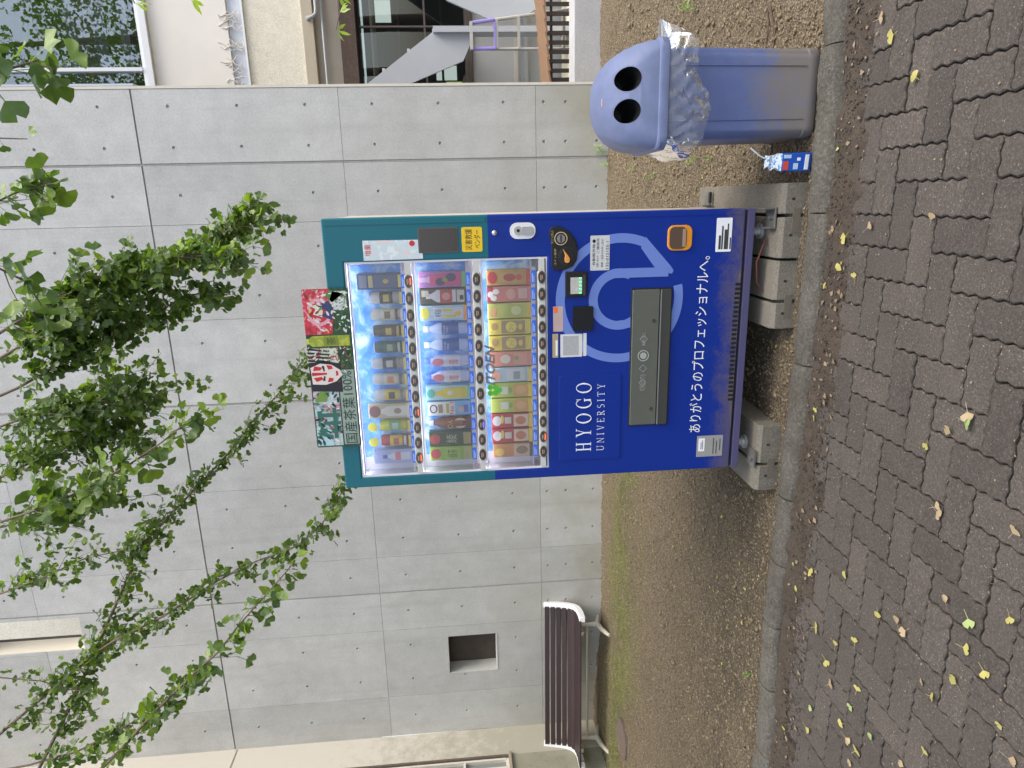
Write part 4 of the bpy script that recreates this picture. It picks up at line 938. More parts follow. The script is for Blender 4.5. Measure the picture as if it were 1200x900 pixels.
petals(40, .74, .99, .03, .40, [(.64, .68, .62), (.03, .10, .03), (.10, .22, .05), (.70, .72, .68)], .006, .014, 4)
petals(30, .555, .645, .05, .98, [(.72, .68, .62), (.66, .60, .50), (.40, .04, .05), (.20, .30, .08)], .005, .012, 3)
petals(30, .38, .66, .03, .36, [(.64, .68, .62), (.03, .09, .03), (.30, .04, .05), (.10, .22, .05)], .005, .012, 2)
petals(60, .02, .37, .42, .96, [(.02, .07, .06), (.60, .30, .34), (.40, .60, .60), (.72, .66, .62), (.05, .20, .15), (.015, .02, .02)], .008, .022, 2)
art('text_band', (.30, .36, .30), [(.015, .03), (.015, .37), (.50, .37), (.50, .03)], 1)
text('国産茶葉100%', SU(.022), SU(.492), SW(.06), SW(.34), BKY-.0026, mat('deep_green_ink', (.012, .05, .025), .5), sg)
art('tea_bottle', None, [(.652, .05), (.652, .86), (.662, .92), (.670, .93), (.670, .99), (.698, .99), (.698, .93), (.706, .92), (.716, .86), (.716, .05)], 6, m_print('tea_bottle_print', [(.28, .34, .03), (.42, .46, .05), (.50, .52, .10)], 30, 3, .6))
art('bottle_cap', (.55, .58, .06), [(.668, .94), (.668, 1.0), (.700, 1.0), (.700, .94)], 7); art('bottle_label', (.20, .26, .02), [(.655, .30), (.655, .62), (.713, .62), (.713, .30)], 7); text('茶', SU(.662), SU(.706), SW(.36), SW(.56), BKY-.0040, mat('label_ink', (.06, .07, .02), .5), sg)

# ------------------------------------------------------------------ sample drinks in the display
DY = -3.668
def cm(c, r=.35): return mat('print_%02x%02x%02x' % tuple(int(255*k) for k in c), c, r)
CANTOP = mat('can_rim', (.60, .60, .60), .3, .7)
def arcband(b, x, r, z0, z1, a0=-180, a1=0, n=12):
    vs = []
    for i in range(n+1):
        a = R(a0+(a1-a0)*i/n); vs += [(x+r*math.cos(a), DY+r*math.sin(a), z0), (x+r*math.cos(a), DY+r*math.sin(a), z1)]
    b.add(vs, [(2*i, 2*i+2, 2*i+3, 2*i+1) for i in range(n)]); return b
ROWZ = (1.733, 1.453, 1.168)
GRP = 'sample drinks behind the display pane'
def can(row, k, h, body, band, badge, lab, extra=None):
    x = BX[k]; z = ROWZ[row] + .014; t = thing('sample_can', (x, DY, z), lab, 'drink can', GRP); r = .0265
    MB().lathe((x, DY, z), [(r*.84, 0), (r, .006), (r, h-.012), (r*.86, h-.003), (r*.86, h)], 20).build('body', [cm(body, .3)], t, smooth=True)
    MB().lathe((x, DY, z), [(r*.88, h-.004), (r*.88, h+.001)], 20).build('rim', CANTOP, t)
    arcband(MB(), x, r+.0005, z+h*.22, z+h*.66, -165, -15).build('band', cm(band), t, smooth=True)
    arcband(MB(), x, r+.0009, z+h*.34, z+h*.54, -125, -55, 8).build('emblem', cm(badge), t, smooth=True)
    if extra: arcband(MB(), x, r+.0007, z+h*.08, z+h*.17, -150, -30).build('stripe', cm(extra), t, smooth=True)
    MB().box(x-.027, x+.027, -3.695, -3.690, ROWZ[row]+.0005, ROWZ[row]+.0135).build('caption', cm((.78, .62, .12) if k != 2 else (.75, .72, .62)), t)
    return t
def bottle(row, k, h, body, label, cap, lab, band2=None, word=None, wcol=(.02, .07, .40), rot=0, drop=None):
    x = BX[k]; z = ROWZ[row]+.002; t = thing('sample_bottle', (x, DY, z), lab, 'bottle', GRP); r = .0275
    MB().lathe((x, DY, z), [(r*.9, 0), (r, .008), (r, h*.62), (r*.95, h*.68), (r*.45, h*.84), (r*.42, h*.88)], 20).build('body', cm(body, .15), t, smooth=True)
    MB().lathe((x, DY, z), [(r*.52, h*.88), (r*.52, h*.985), (r*.45, h)], 16).build('cap', cm(cap), t, smooth=True)
    lb = arcband(MB(), x, r+.0006, z+h*.20, z+h*.58, -170, -10).build('label', cm(label), t, smooth=True)
    if band2: arcband(MB(), x, r+.001, z+h*.42, z+h*.56, -160, -20).build('band', cm(band2), t, smooth=True); arcband(MB(), x, r+.001, z+h*.22, z+h*.34, -150, -30).build('band', cm(band2), t, smooth=True)
    if drop: MB().disc((x, z+h*.70), .018, .026, DY-r-.004, DY-r-.003, 20).build('drop_badge', cm(drop), t)
    if word: text(word, x-.018 if not rot else x-.009, x+.018 if not rot else x+.009, z+h*.43 if not rot else z+h*.24, z+h*.55 if not rot else z+h*.54, DY-r-.003, cm(wcol), t)
    return t
def card(row, k, h, bg, parts, lab, cap=None, cat='drink pack'):
    """printed sample pack: folded card with raised picture pieces (x, z fractions, colour)"""
    x = BX[k]; z = ROWZ[row]+.001; w = .034; t = thing('sample_pack', (x, -3.68, z), lab, cat, GRP)
    MB().box(x-w, x+w, -3.690, -3.648, z, z+h).build('pack', cm(bg), t, bevel=.003)
    yy = -3.6905
    for n, it in enumerate(parts):
        sh, a, b_, c, d, col = it; X0, X1, Z0, Z1 = x-w+2*w*a, x-w+2*w*b_, z+h*c, z+h*d; q = yy - .0005*n
        if sh == 'r': MB().rrect(X0, X1, Z0, Z1, .002, q-.001, yy+.0005).build('picture', cm(col), t)
        elif sh == 'o': MB().disc(((X0+X1)/2, (Z0+Z1)/2), (X1-X0)/2, (Z1-Z0)/2, q-.001, yy+.0005, 18).build('picture', cm(col), t)
        elif sh == 'b':
            m_ = (X0+X1)/2; u = (X1-X0)/2; hh = Z1-Z0
            MB().poly([(X0, Z0), (X1, Z0), (X1, Z0+.62*hh), (m_+.4*u, Z0+.82*hh), (m_+.4*u, Z1), (m_-.4*u, Z1), (m_-.4*u, Z0+.82*hh), (X0, Z0+.62*hh)], q-.001, yy+.0005).build('picture', cm(col), t)
        elif sh == 't': text(col[0], X0, X1, Z0, Z1, q-.0012, cm(col[1]), t, 'print')
    return t
N = (.025, .04, .13); G0 = (.62, .46, .10); W = (.78, .78, .76)
card(0, 0, .190, N, [('r', .12, .88, .10, .62, (.05, .08, .22)), ('o', .35, .65, .28, .42, G0), ('r', .12, .88, .64, .74, (.55, .45, .20)), ('r', .1, .9, .78, .95, (.16, .18, .28)), ('r', .1, .9, .0, .07, (.75, .60, .12))], 'navy coffee sample pack, first in the display’s top row beside the lock side')
can(0, 1, .128, (.50, .50, .50), (.02, .02, .02), G0, 'silver and black coffee can, second in the top display row')
can(0, 2, .128, (.60, .57, .48), (.70, .67, .58), (.20, .12, .05), 'cream coffee can with brown emblem in the top display row', (.14, .03, .04))
can(0, 3, .126, (.06, .045, .035), (.10, .075, .05), G0, 'dark brown coffee can with gold emblem in the top display row', (.55, .42, .12))
can(0, 4, .126, (.03, .085, .07), (.05, .13, .10), (.40, .42, .30), 'dark green coffee can in the top display row', (.45, .48, .44))
can(0, 5, .140, (.46, .46, .46), (.06, .06, .06), (.55, .55, .54), 'silver can with black label in the top display row', (.3, .3, .3))
can(0, 6, .140, (.52, .52, .51), (.68, .64, .54), (.60, .25, .12), 'silver can with cream label in the top display row', (.12, .11, .10))
can(0, 7, .140, (.52, .52, .51), (.66, .50, .08), (.07, .06, .05), 'silver can with yellow and black label in the top display row', (.25, .24, .22))
card(0, 8, .185, (.55, .46, .30), [('b', .15, .85, .06, .80, (.72, .70, .66)), ('o', .3, .7, .20, .38, (.34, .18, .12)), ('o', .1, .9, .70, .98, (.25, .10, .10)), ('r', .0, 1, 0, .06, (.80, .74, .55))], 'beige milk tea sample pack with brown badge in the top display row')
t = can(0, 9, .128, (.55, .58, .06), (.22, .46, .10), (.50, .62, .70), 'yellow and green can under a round yellow badge', (.70, .55, .05)); MB().disc((BX[9], 1.905), .022, .022, -3.692, -3.690, 22).build('badge', cm((.80, .74, .05)), t)
t = can(0, 10, .128, (.42, .04, .05), (.72, .55, .06), (.60, .10, .08), 'red and yellow can under a round yellow badge', (.75, .72, .68)); MB().disc((BX[10], 1.905), .022, .022, -3.692, -3.690, 22).build('badge', cm((.80, .74, .05)), t)
card(0, 11, .178, (.38, .44, .72), [('b', .22, .78, .05, .72, (.66, .70, .82)), ('r', .22, .78, .30, .44, (.70, .20, .25)), ('r', .38, .62, .64, .76, (.05, .10, .40))], 'pale blue water bottle pack, last in the top display row')
card(1, 0, .205, (.40, .18, .48), [('b', .12, .88, .10, .98, (.62, .45, .70)), ('r', .12, .88, .10, .76, (.66, .08, .24)), ('o', .1, .62, .44, .64, (.07, .03, .14)), ('o', .35, .9, .20, .42, (.09, .04, .17)), ('o', .35, .6, .38, .5, (.22, .42, .08)), ('r', 0, 1, 0, .08, (.18, .50, .16))], 'purple and pink grape juice pack in the middle display row')
card(1, 1, .205, (.06, .055, .05), [('b', .12, .92, .22, .86, (.70, .70, .74)), ('r', .08, .92, .30, .56, (.50, .05, .06)), ('o', .25, .75, .34, .52, (.68, .30, .28)), ('r', .1, .9, .04, .20, (.60, .59, .56)), ('r', .25, .55, .06, .14, (.03, .03, .03)), ('r', .5, .9, .80, .95, (.55, .52, .45))], 'black white and red sample pack in the middle display row')
card(1, 2, .205, (.42, .60, .80), [('b', .14, .86, .08, .80, (.62, .72, .84)), ('r', .14, .86, .50, .72, (.66, .74, .80)), ('r', .2, .36, .24, .52, (.80, .62, .06)), ('r', .6, .76, .30, .52, (.80, .62, .06)), ('o', .3, .6, .12, .26, (.85, .50, .06)), ('o', .12, .88, .80, .99, (.80, .76, .10)), ('t', .24, .76, .54, .70, ('梅', (.12, .22, .40))), ('r', 0, 1, 0, .07, (.82, .38, .08))], 'light blue pack with yellow badge and bands in the middle display row')
for k, nm in ((3, 'first'), (4, 'second')): bottle(1, k, .196, (.50, .60, .86), (.05, .13, .42), (.70, .76, .90), nm + ' of two blue and white sports drink bottles in the middle row', None, 'POCARI\nSWEAT', (.75, .80, .92))
for k, nm in ((5, 'first'), (6, 'second')): bottle(1, k, .196, (.60, .64, .84), (.74, .74, .80), (.06, .20, .75), nm + ' of two water bottles with pink drop badge in the middle row', None, 'evian', (.75, .08, .16), 1, (.82, .25, .33))
card(1, 7, .200, (.40, .62, .70), [('b', .14, .86, .06, .86, (.72, .56, .05)), ('r', .14, .86, .20, .60, (.76, .62, .08)), ('o', .35, .65, .38, .52, (.75, .76, .70)), ('o', .2, .8, .80, .98, (.06, .42, .36)), ('r', 0, 1, 0, .07, (.20, .55, .42))], 'yellow tea bottle pack with teal badge in the middle display row')
card(1, 8, .200, (.20, .45, .82), [('r', .04, .96, .36, .98, (.78, .78, .78)), ('o', .2, .8, .76, .94, (.06, .06, .08)), ('o', .28, .72, .79, .91, (.75, .75, .76)), ('r', .2, .8, .64, .74, (.35, .25, .15)), ('t', .08, .92, .38, .48, ('No.1', (.60, .04, .05))), ('r', .16, .84, .50, .56, (.50, .40, .06)), ('o', .25, .6, .12, .30, (.66, .48, .40)), ('r', .2, .7, .06, .16, (.10, .16, .50))], 'white poster pack reading No.1 in the middle display row')
t = bottle(1, 9, .196, (.20, .07, .04), (.28, .08, .04), (.60, .66, .80), 'brown cola bottle with pale cloud badge in the middle row', None, 'GREEN\nCOLA' if False else 'DA', (.70, .55, .20)); MB().disc((BX[9], 1.505), .025, .030, -3.692, -3.689, 14).build('cloud_badge', cm((.72, .64, .55)), t)
card(1, 10, .198, (.025, .055, .022), [('r', .1, .9, .30, .62, (.035, .08, .03)), ('o', .15, .85, .74, .98, (.42, .05, .06)), ('t', .2, .8, .36, .60, ('綾', (.50, .52, .36))), ('r', .08, .92, .02, .20, (.40, .32, .15))], 'dark green tea pack with red badge in the middle display row')
card(1, 11, .198, (.28, .46, .06), [('r', .1, .9, .30, .62, (.36, .54, .10)), ('o', .15, .85, .74, .98, (.50, .05, .08)), ('t', .2, .8, .34, .60, ('緑茶', (.06, .12, .03))), ('r', .08, .92, .02, .20, (.46, .44, .20))], 'bright green tea pack, last in the middle display row')
card(2, 0, .192, (.52, .32, .08), [('o', .1, .9, .76, .98, (.45, .03, .04)), ('r', .2, .8, .16, .72, (.55, .36, .12)), ('o', .25, .75, .34, .62, (.42, .06, .05)), ('o', .3, .7, .18, .34, (.60, .10, .08)), ('r', 0, 1, 0, .10, (.60, .08, .04))], 'gold and red drink pack, first in the bottom display row')
card(2, 1, .192, (.62, .22, .20), [('r', 0, 1, .86, 1, (.36, .03, .05)), ('o', .08, .45, .78, .93, W), ('o', .5, .85, .72, .88, W), ('o', .3, .7, .86, .99, W), ('o', .15, .85, .34, .56, (.70, .40, .34)), ('r', .2, .85, .08, .28, (.70, .48, .42))], 'red drink pack with three white spots in the bottom display row')
card(2, 2, .192, (.52, .55, .14), [('o', .1, .65, .78, .97, (.66, .36, .18)), ('r', .12, .88, .18, .64, (.44, .52, .12)), ('o', .2, .8, .22, .46, (.66, .68, .34)), ('r', 0, 1, 0, .08, (.70, .48, .05))], 'lime green drink pack in the bottom display row')
for k, nm in ((3, 'first'), (4, 'second')): card(2, k, .190, (.72, .60, .10), [('r', .08, .92, .14, .70, (.36, .27, .18)), ('o', .15, .85, .34, .60, (.76, .64, .14)), ('o', .3, .7, .20, .30, (.76, .60, .08)), ('o', .3, .8, .78, .94, (.50, .32, .12)), ('t', .3, .7, .42, .52, ('コーン', (.30, .18, .06)))], nm + ' of two yellow corn soup packs in the bottom display row')
card(2, 5, .190, (.66, .28, .22), [('o', .2, .8, .50, .74, (.74, .68, .60)), ('r', .12, .88, .10, .42, (.70, .36, .28)), ('o', .4, .7, .30, .42, (.30, .42, .12))], 'salmon pink drink pack in the bottom display row')
card(2, 6, .190, (.40, .56, .66), [('r', .1, .9, .16, .60, (.66, .68, .70)), ('o', .1, .8, .74, .97, (.70, .36, .26)), ('r', .18, .72, .28, .44, (.30, .36, .42)), ('r', 0, 1, .0, .10, (.75, .62, .20))], 'pale blue drink pack in the bottom display row')
for k, nm in ((7, 'first'), (8, 'second')): card(2, k, .190, (.48, .56, .10), [('r', .25, .75, .58, .76, (.70, .72, .68)), ('o', .3, .7, .48, .56, (.30, .42, .10)), ('r', .08, .92, .10, .44, (.70, .36, .10)), ('o', .2, .8, .14, .40, (.72, .46, .22)), ('r', 0, 1, 0, .09, (.78, .58, .06))], nm + ' of two lime and orange soup packs in the bottom display row')
for k, nm in ((9, 'first'), (10, 'second')): card(2, k, .190, (.46, .04, .05), [('o', .15, .85, .76, .98, (.70, .72, .74)), ('o', .3, .9, .70, .78, (.72, .58, .12)), ('r', .3, .75, .52, .68, (.64, .62, .60)), ('r', .08, .92, .10, .46, (.72, .62, .48)), ('o', .2, .8, .16, .42, (.60, .20, .10)), ('r', 0, 1, 0, .09, (.78, .58, .06))], nm + ' of two red soup packs with white cup badge in the bottom row')
card(2, 11, .186, (.52, .25, .10), [('o', .1, .7, .72, .96, (.72, .50, .12)), ('r', .06, .94, .06, .48, (.62, .50, .38)), ('o', .2, .8, .12, .42, (.32, .20, .12)), ('r', 0, 1, 0, .08, (.10, .07, .05))], 'orange brown drink pack, last in the bottom display row')
it = text('ITOEN', -.432, -.240, 1.336, 1.380, FY+.0085, mat('taupe_ink', (.22, .18, .15), .5), vm, 'maker_name', shear=.35, bold=.0035)
cl = MB()
for dx, dz in ((.014, .010), (-.014, .010), (.014, -.014), (-.014, -.014), (0, -.032)): cl.disc((-.452+dx, 1.352+dz), .0135, .0125, FY+.0083-.0002*(dx > 0), FY+.0092, 14)
cl.build('clover_sticker', mat('clover_green', (.10, .48, .04), .5), vm)

# ------------------------------------------------------------------ precast base blocks
def block(x0, x1, ya, yb, h, xs_, lab):
    w = .004; t = thing('base_block', ((x0+x1)/2, ya, 0), lab, 'concrete block', 'base blocks under the vending machine')
    b = MB(); r = .012
    def half(a, c):
        pr = [(ya, -.03), (ya, h-.018), (ya+.016, h), (yb-.012, h), (yb, h-.012), (yb, -.03)]
        rg = [[(x, p, q) for p, q in pr] for x in (a+.003, a+.006, c-.006, c-.003)]
        rg[0] = [(x, p + (.003 if p < (ya+yb)/2 else -.003), q - (.003 if q > 0 else 0)) for x, p, q in rg[0]]; rg[-1] = [(x, p + (.003 if p < (ya+yb)/2 else -.003), q - (.003 if q > 0 else 0)) for x, p, q in rg[-1]]
        b.loft(rg)
    half(x0, xs_-w); half(xs_+w, x1)
    b.box(xs_-w-.004, xs_+w+.004, ya+.016, yb-.02, -.03, h-.045)
    b.build('body', BLOCK, t, fixn=True)
    MB().box(xs_-.075, xs_+.03, ya-.0012, ya+.004, .012, .045).build('front_recess', mat('recess_soil', (.12, .10, .075), .9, nz=(30, .3)), t)
    for x in ((x0+xs_)/2+.01, (x1+xs_)/2): MB().disc((x, h*.5), .006, .008, ya-.0014, ya+.002, 12).build('lifting_hole', mat('hole_black', (.02, .018, .016), .9), t)
block(.108, .430, -3.805, -2.80, .098, .292, 'long concrete base block under the machine beside the juice carton')
block(-.205, .102, -3.795, -2.95, .100, -.080, 'concrete base block under the machine next to the long block')
block(-1.005, -.668, -3.765, -3.29, .100, -.868, 'lone concrete base block under the machine on the bench side')

# ------------------------------------------------------------------ recycling bin with a clear bag
BIN = m_dirty('violet_blue_plastic', (.062, .088, .205), (.140, .118, .088), .0, .44, .5, 0, .85, (.085, .112, .235))
LIDM = mat('faded_blue_plastic', (.118, .146, .255), .6, nz=(9, .38), bp=(40, .1, .003))
bn = thing('recycling_bin', (.778, -3.62, 0), 'violet blue plastic recycling bin with domed two-hole lid', 'bin')
def rring(cx, cy, wx, wy, z, r, k=6):
    pts = []
    for sx, sy, a0 in ((1, 1, 0), (-1, 1, 90), (-1, -1, 180), (1, -1, 270)):
        for i in range(k+1):
            a = R(a0+90*i/k); pts.append((cx+sx*(wx-r)+r*math.cos(a), cy+sy*(wy-r)+r*math.sin(a), z))
    return pts
bx, by = .778, -3.625
MB().loft([rring(bx, by, .166, .196, -.002, .035), rring(bx, by, .170, .200, .006, .04), rring(bx, by, .171, .201, .040, .042), rring(bx, by, .1685, .1985, .044, .042), rring(bx, by, .178, .208, .64, .045)]).build('body', BIN, bn, smooth=True)
for x in (-.100, .100): MB().add([(bx+x-.003, by-.1995, .05), (bx+x+.003, by-.1995, .05), (bx+x*1.04+.003, by-.2085, .62), (bx+x*1.04-.003, by-.2085, .62), (bx+x, by-.2015, .05), (bx+x*1.04, by-.2115, .62)], [(0, 4, 5, 3), (4, 1, 2, 5), (0, 1, 4), (3, 5, 2)]).build('rib', BIN, bn)
prof = [(.205, .226, 0, .622, .05), (.212, .232, 0, .626, .055), (.213, .233, 0, .652, .055), (.209, .229, 0, .660, .055), (.204, .224, .002, .663, .055), (.203, .222, .004, .69, .07), (.197, .215, .010, .73, .09), (.185, .200, .020, .772, .11), (.164, .176, .034, .81, .12), (.132, .142, .050, .842, .12), (.090, .100, .066, .862, .085), (.040, .046, .078, .871, .038)]
lid = MB().loft([rring(bx, by+o, a, c, z, min(r, a*.98, c*.98), 8) for a, c, o, z, r in prof]).build('lid', [LIDM, BLACK], bn, smooth=True, fixn=True)
cut = bpy.data.objects.new('cut', MB().lathe((.718, by-.30, .775), [(.046, 0), (.046, .42)], 40, axis='y').lathe((.838, by-.30, .775), [(.046, 0), (.046, .42)], 40, axis='y').mesh('cut', [BLACK, BLACK])); COL.objects.link(cut)
cut.rotation_euler = (0, 0, 0); bo = lid.modifiers.new('holes', 'BOOLEAN'); bo.object = cut; bo.operation = 'DIFFERENCE'; bo.solver = 'EXACT'
try: bo.material_mode = 'TRANSFER'
except Exception: pass
bpy.context.view_layer.update(); me = bpy.data.meshes.new_from_object(lid.evaluated_get(bpy.context.evaluated_depsgraph_get())); lid.modifiers.clear(); lid.data = me; bpy.data.objects.remove(cut)
try: me.set_sharp_from_angle(angle=R(35))
except Exception: pass
for hx in (.718, .838):
    pts_ = []
    for i in range(25):
        a = 2*math.pi*i/24; xx, zz = hx+.049*math.cos(a), .775+.049*math.sin(a)
        hit, loc, nor, _i = lid.ray_cast(Vector((xx-ORG[bn.name][0], -1.0, zz-ORG[bn.name][2])), Vector((0, 1, 0)))
        if hit: pts_.append((loc.x+ORG[bn.name][0], loc.y+ORG[bn.name][1]+.001, loc.z+ORG[bn.name][2]))
    if len(pts_) > 20: MB().tube(pts_, .0016, 8).build('hole_rim', LIDM, bn, smooth=True)
MB().box(.752, .782, by-.058, by-.044, .852, .8565).build('sticker', mat('peach_sticker', (.60, .36, .25), .6), bn)
# loose clear bag hanging out under the lid
rb = random.Random(4); nA, nT = 130, 12; V = []; Fq = []
ringp = rring(0, 0, .182, .214, 0, .05, 6); rp_ = [Vector((q[0], q[1])) for q in ringp]; seg = [(rp_[i], rp_[(i+1) % len(rp_)]) for i in range(len(rp_))]; tot_ = sum((q-p).length for p, q in seg)
def per(s):
    s = (s % 1.0)*tot_
    for p, q in seg:
        L_ = (q-p).length
        if s <= L_ and L_ > 0: return p + (q-p)*(s/L_)
        s -= L_
    return rp_[0]
for j in range(nT+1):
    t = j/nT
    for i in range(nA):
        q = per((i + .5*(j % 2))/nA); d = q.normalized(); a = math.atan2(d.y, d.x); ca, sa = d.x, d.y
        drop = .115 + .024*math.sin(a*2+.9) + .012*math.sin(a*6+.4) + (.060*max(0, 1-abs(q.x+.02)*5.5) if q.y < -.15 else 0)
        wr = .0075*math.sin(q.x*62 + q.y*55 + 5*t + 2*math.sin(q.x*23+1)) + .0045*math.sin(q.x*128 - q.y*100 - 8*t + 1.5*math.sin(t*7))
        fl = .012 + .026*math.sin(t*math.pi*.62)
        wing = max(0, ca)**5 * max(0, 1-abs(sa+.30)*1.0) * .105*math.sin(min(1, t*1.15)*math.pi*.8)
        k_ = fl + wr*(.5+t); jx, jy, jz = (rb.gauss(0, .0009)*min(1, t*3) for _ in range(3))
        V.append((bx + q.x + d.x*k_*1.1 + wing - max(0, -ca)**6*.016*t + jx, by + q.y + d.y*k_ + jy, .626 - t*drop + (.10*t if wing > .01 else 0)*min(1, wing/.07) + jz))
for j in range(nT):
    for i in range(nA):
        a_, b_, c_, d_ = j*nA+i, j*nA+(i+1) % nA, (j+1)*nA+(i+1) % nA, (j+1)*nA+i
        Fq += [(a_, b_, c_), (a_, c_, d_)] if (i+j) % 2 else [(a_, b_, d_), (b_, c_, d_)]
BAG = m_clear('clear_bag_film', (.98, .98, .975), .01, .14, .075)
bag = MB().add(V, Fq).build('bin_bag', BAG, None, smooth=True); tag(bag, 'crumpled clear plastic bag hanging out under the blue bin lid', 'plastic bag')

# ------------------------------------------------------------------ juice carton
ct = thing('juice_carton', (.511, -3.80, 0), 'crumpled blue drink carton with bent straw standing on the soil', 'carton')
CB = mat('carton_blue', (.012, .085, .42), .4); a0 = R(-6)
def cpt(u, v, z): return (.511 + u*math.cos(a0) - v*math.sin(a0), -3.80 + u*math.sin(a0) + v*math.cos(a0), z)
def cbox(b, u0, u1, v0, v1, z0, z1): return b.add([cpt(u0,v0,z0),cpt(u1,v0,z0),cpt(u1,v1,z0),cpt(u0,v1,z0),cpt(u0,v0,z1),cpt(u1,v0,z1),cpt(u1,v1,z1),cpt(u0,v1,z1)], [(0,3,2,1),(4,5,6,7),(0,1,5,4),(1,2,6,5),(2,3,7,6),(3,0,4,7)])
rg = lambda w, d, z, ox=0: [cpt(-w+ox, -d, z), cpt(w+ox, -d, z), cpt(w+ox, d, z), cpt(-w+ox, d, z)]
MB().loft([rg(.036, .023, -.004), rg(.036, .024, .05), rg(.035, .023, .122)]).build('body', CB, ct, bevel=.002)
MB().loft([rg(.035, .023, .122), rg(.024, .012, .145, .004), rg(.030, .006, .160, -.003), rg(.018, .010, .172, .006), rg(.026, .003, .186, .002)]).build('crushed_top', m_print('carton_top_print', [(.40, .52, .62), (.62, .68, .72), (.06, .22, .50), (.62, .50, .10)], 60, 3, 1.0), ct)
cbox(MB(), -.030, .004, -.0252, -.0235, .094, .116).build('red_panel', mat('carton_red', (.60, .07, .04), .4), ct); cbox(MB(), -.030, .030, -.0252, -.0235, .008, .024).build('bar_label', WHITE, ct)
cbox(MB(), -.028, -.004, -.0252, -.0235, .052, .072).build('picture', mat('carton_pale', (.45, .60, .72), .4), ct); cbox(MB(), .006, .018, -.0252, -.0235, .044, .058).build('picture', WHITE, ct); cbox(MB(), .016, .030, -.0252, -.0235, .085, .116).build('picture', MATS['carton_pale'], ct)
MB().tube([cpt(.012, 0, .15), cpt(.018, -.004, .195), cpt(.028, -.004, .215), cpt(.058, -.002, .255)], .0032, 8).build('straw', mat('straw_white', (.62, .64, .66), .3), ct, smooth=True)

# ------------------------------------------------------------------ bench
bc = thing('bench', (-4.86, -.36, .045), 'dark brown slatted bench with white end frames beside the concrete wall', 'bench')
SLAT = mat('dark_brown_slat', (.030, .017, .018), .5, nz=(25, .2), rnd=.12); WEND = mat('white_cast_end', (.74, .74, .76), .4, nz=(8, .05)); LEGC = mat('cream_cast_leg', (.46, .42, .35), .55, nz=(12, .15))
L2 = .815
# side profile (y forward is negative), local to the bench
pr = [(.19, .640), (.175, .56), (.150, .46), (.125, .39), (.095, .335), (.045, .300), (-.02, .287), (-.12, .285), (-.255, .292)]
def prp(t):
    k = t*(len(pr)-1); i = min(int(k), len(pr)-2); f = k-i; return (pr[i][0]+(pr[i+1][0]-pr[i][0])*f, pr[i][1]+(pr[i+1][1]-pr[i][1])*f)
bc.rotation_euler = (0, R(1.8), R(11)); OB = ORG[bc.name]
def lb(b, name, m, **k):
    b.v = [(v[0]+OB[0], v[1]+OB[1], v[2]+OB[2]) for v in b.v]; return b.build(name, m, bc, **k)
for s in (-1, 1):
    rgs = []
    for i in range(26):
        y, z = prp(i/25); y2, z2 = prp(min(1, i/25+.02)); y1, z1 = prp(max(0, i/25-.02)); d = Vector((y2-y1, z2-z1)).normalized(); n_ = Vector((d.y, -d.x))
        x = s*(L2+.012); hw = .030; up = .046; dn = .018
        rgs.append([(x-hw, y-n_.x*dn*-1, z-n_.y*dn*-1), (x+hw, y+n_.x*dn, z+n_.y*dn), (x+hw, y-n_.x*up, z-n_.y*up), (x-hw, y-n_.x*up, z-n_.y*up)])
    lb(MB().loft(rgs), 'end_frame', WEND, fixn=True, bevel=.006, smooth=True)
def slat(yc, zc, ang, wd, th=.020):
    c, s_ = math.cos(ang), math.sin(ang); q = []
    for u, v in ((-wd/2, -th/2), (wd/2, -th/2), (wd/2, th/2), (-wd/2, th/2)): q.append((yc+u*c-v*s_, zc+u*s_+v*c))
    return MB().add([(-L2, p, r) for p, r in q]+[(L2, p, r) for p, r in q], [(0,1,2,3),(7,6,5,4),(0,4,5,1),(1,5,6,2),(2,6,7,3),(3,7,4,0)])
def arcp(s):
    for (y0_, z0_), (y1_, z1_) in zip(pr[:-1], pr[1:]):
        L_ = math.hypot(y1_-y0_, z1_-z0_)
        if s <= L_ or (y1_, z1_) == pr[-1]: f = s/L_; return (y0_+(y1_-y0_)*f, z0_+(z1_-z0_)*f, math.atan2(z1_-z0_, y1_-y0_))
        s -= L_
for k in range(11):
    y, z, a = arcp(.036 + k*.0655); nx_, nz_ = math.sin(a), -math.cos(a)
    lb(slat(y-.014*nx_*-1 if False else y - .012, z + .012*(k > 4), a, .052), 'slat', SLAT, bevel=.004, fixn=True)
for s in (-1, 1):
    x = s*.66
    lb(MB().box(x-.020, x+.020, -.24, .12, .258, .284), 'bearer', LEGC, bevel=.004)
    lb(MB().tube([(x, .0, .265), (x, .0, .16), (x, .0, .06)], [.026, .024, .032], 8), 'leg', LEGC, smooth=True)
    lb(MB().tube([(x, .22, .0), (x, .12, .035), (x, .0, .062), (x, -.14, .04), (x, -.30, -.012)], [.018, .024, .030, .026, .017], 8), 'foot', LEGC, smooth=True)
lb(MB().tube([(-.66, .0, .175), (.66, .0, .175)], .013, 8), 'stretcher', LEGC, smooth=True)
# drain cover
dc = MB().lathe((-4.83, -1.24, float(soil_z(-4.83, -1.24))-.01), [(.19, 0), (.19, .030), (.183, .034), (.172, .034), (.168, .030)], 40).build('drain_cover', mat('rusty_cover', (.115, .085, .066), .8, nz=(30, .3), bp=(60, .4, .004)), None, smooth=True)
tag(dc, 'round rusty brown drain cover set in the soil near the bench', 'drain cover')

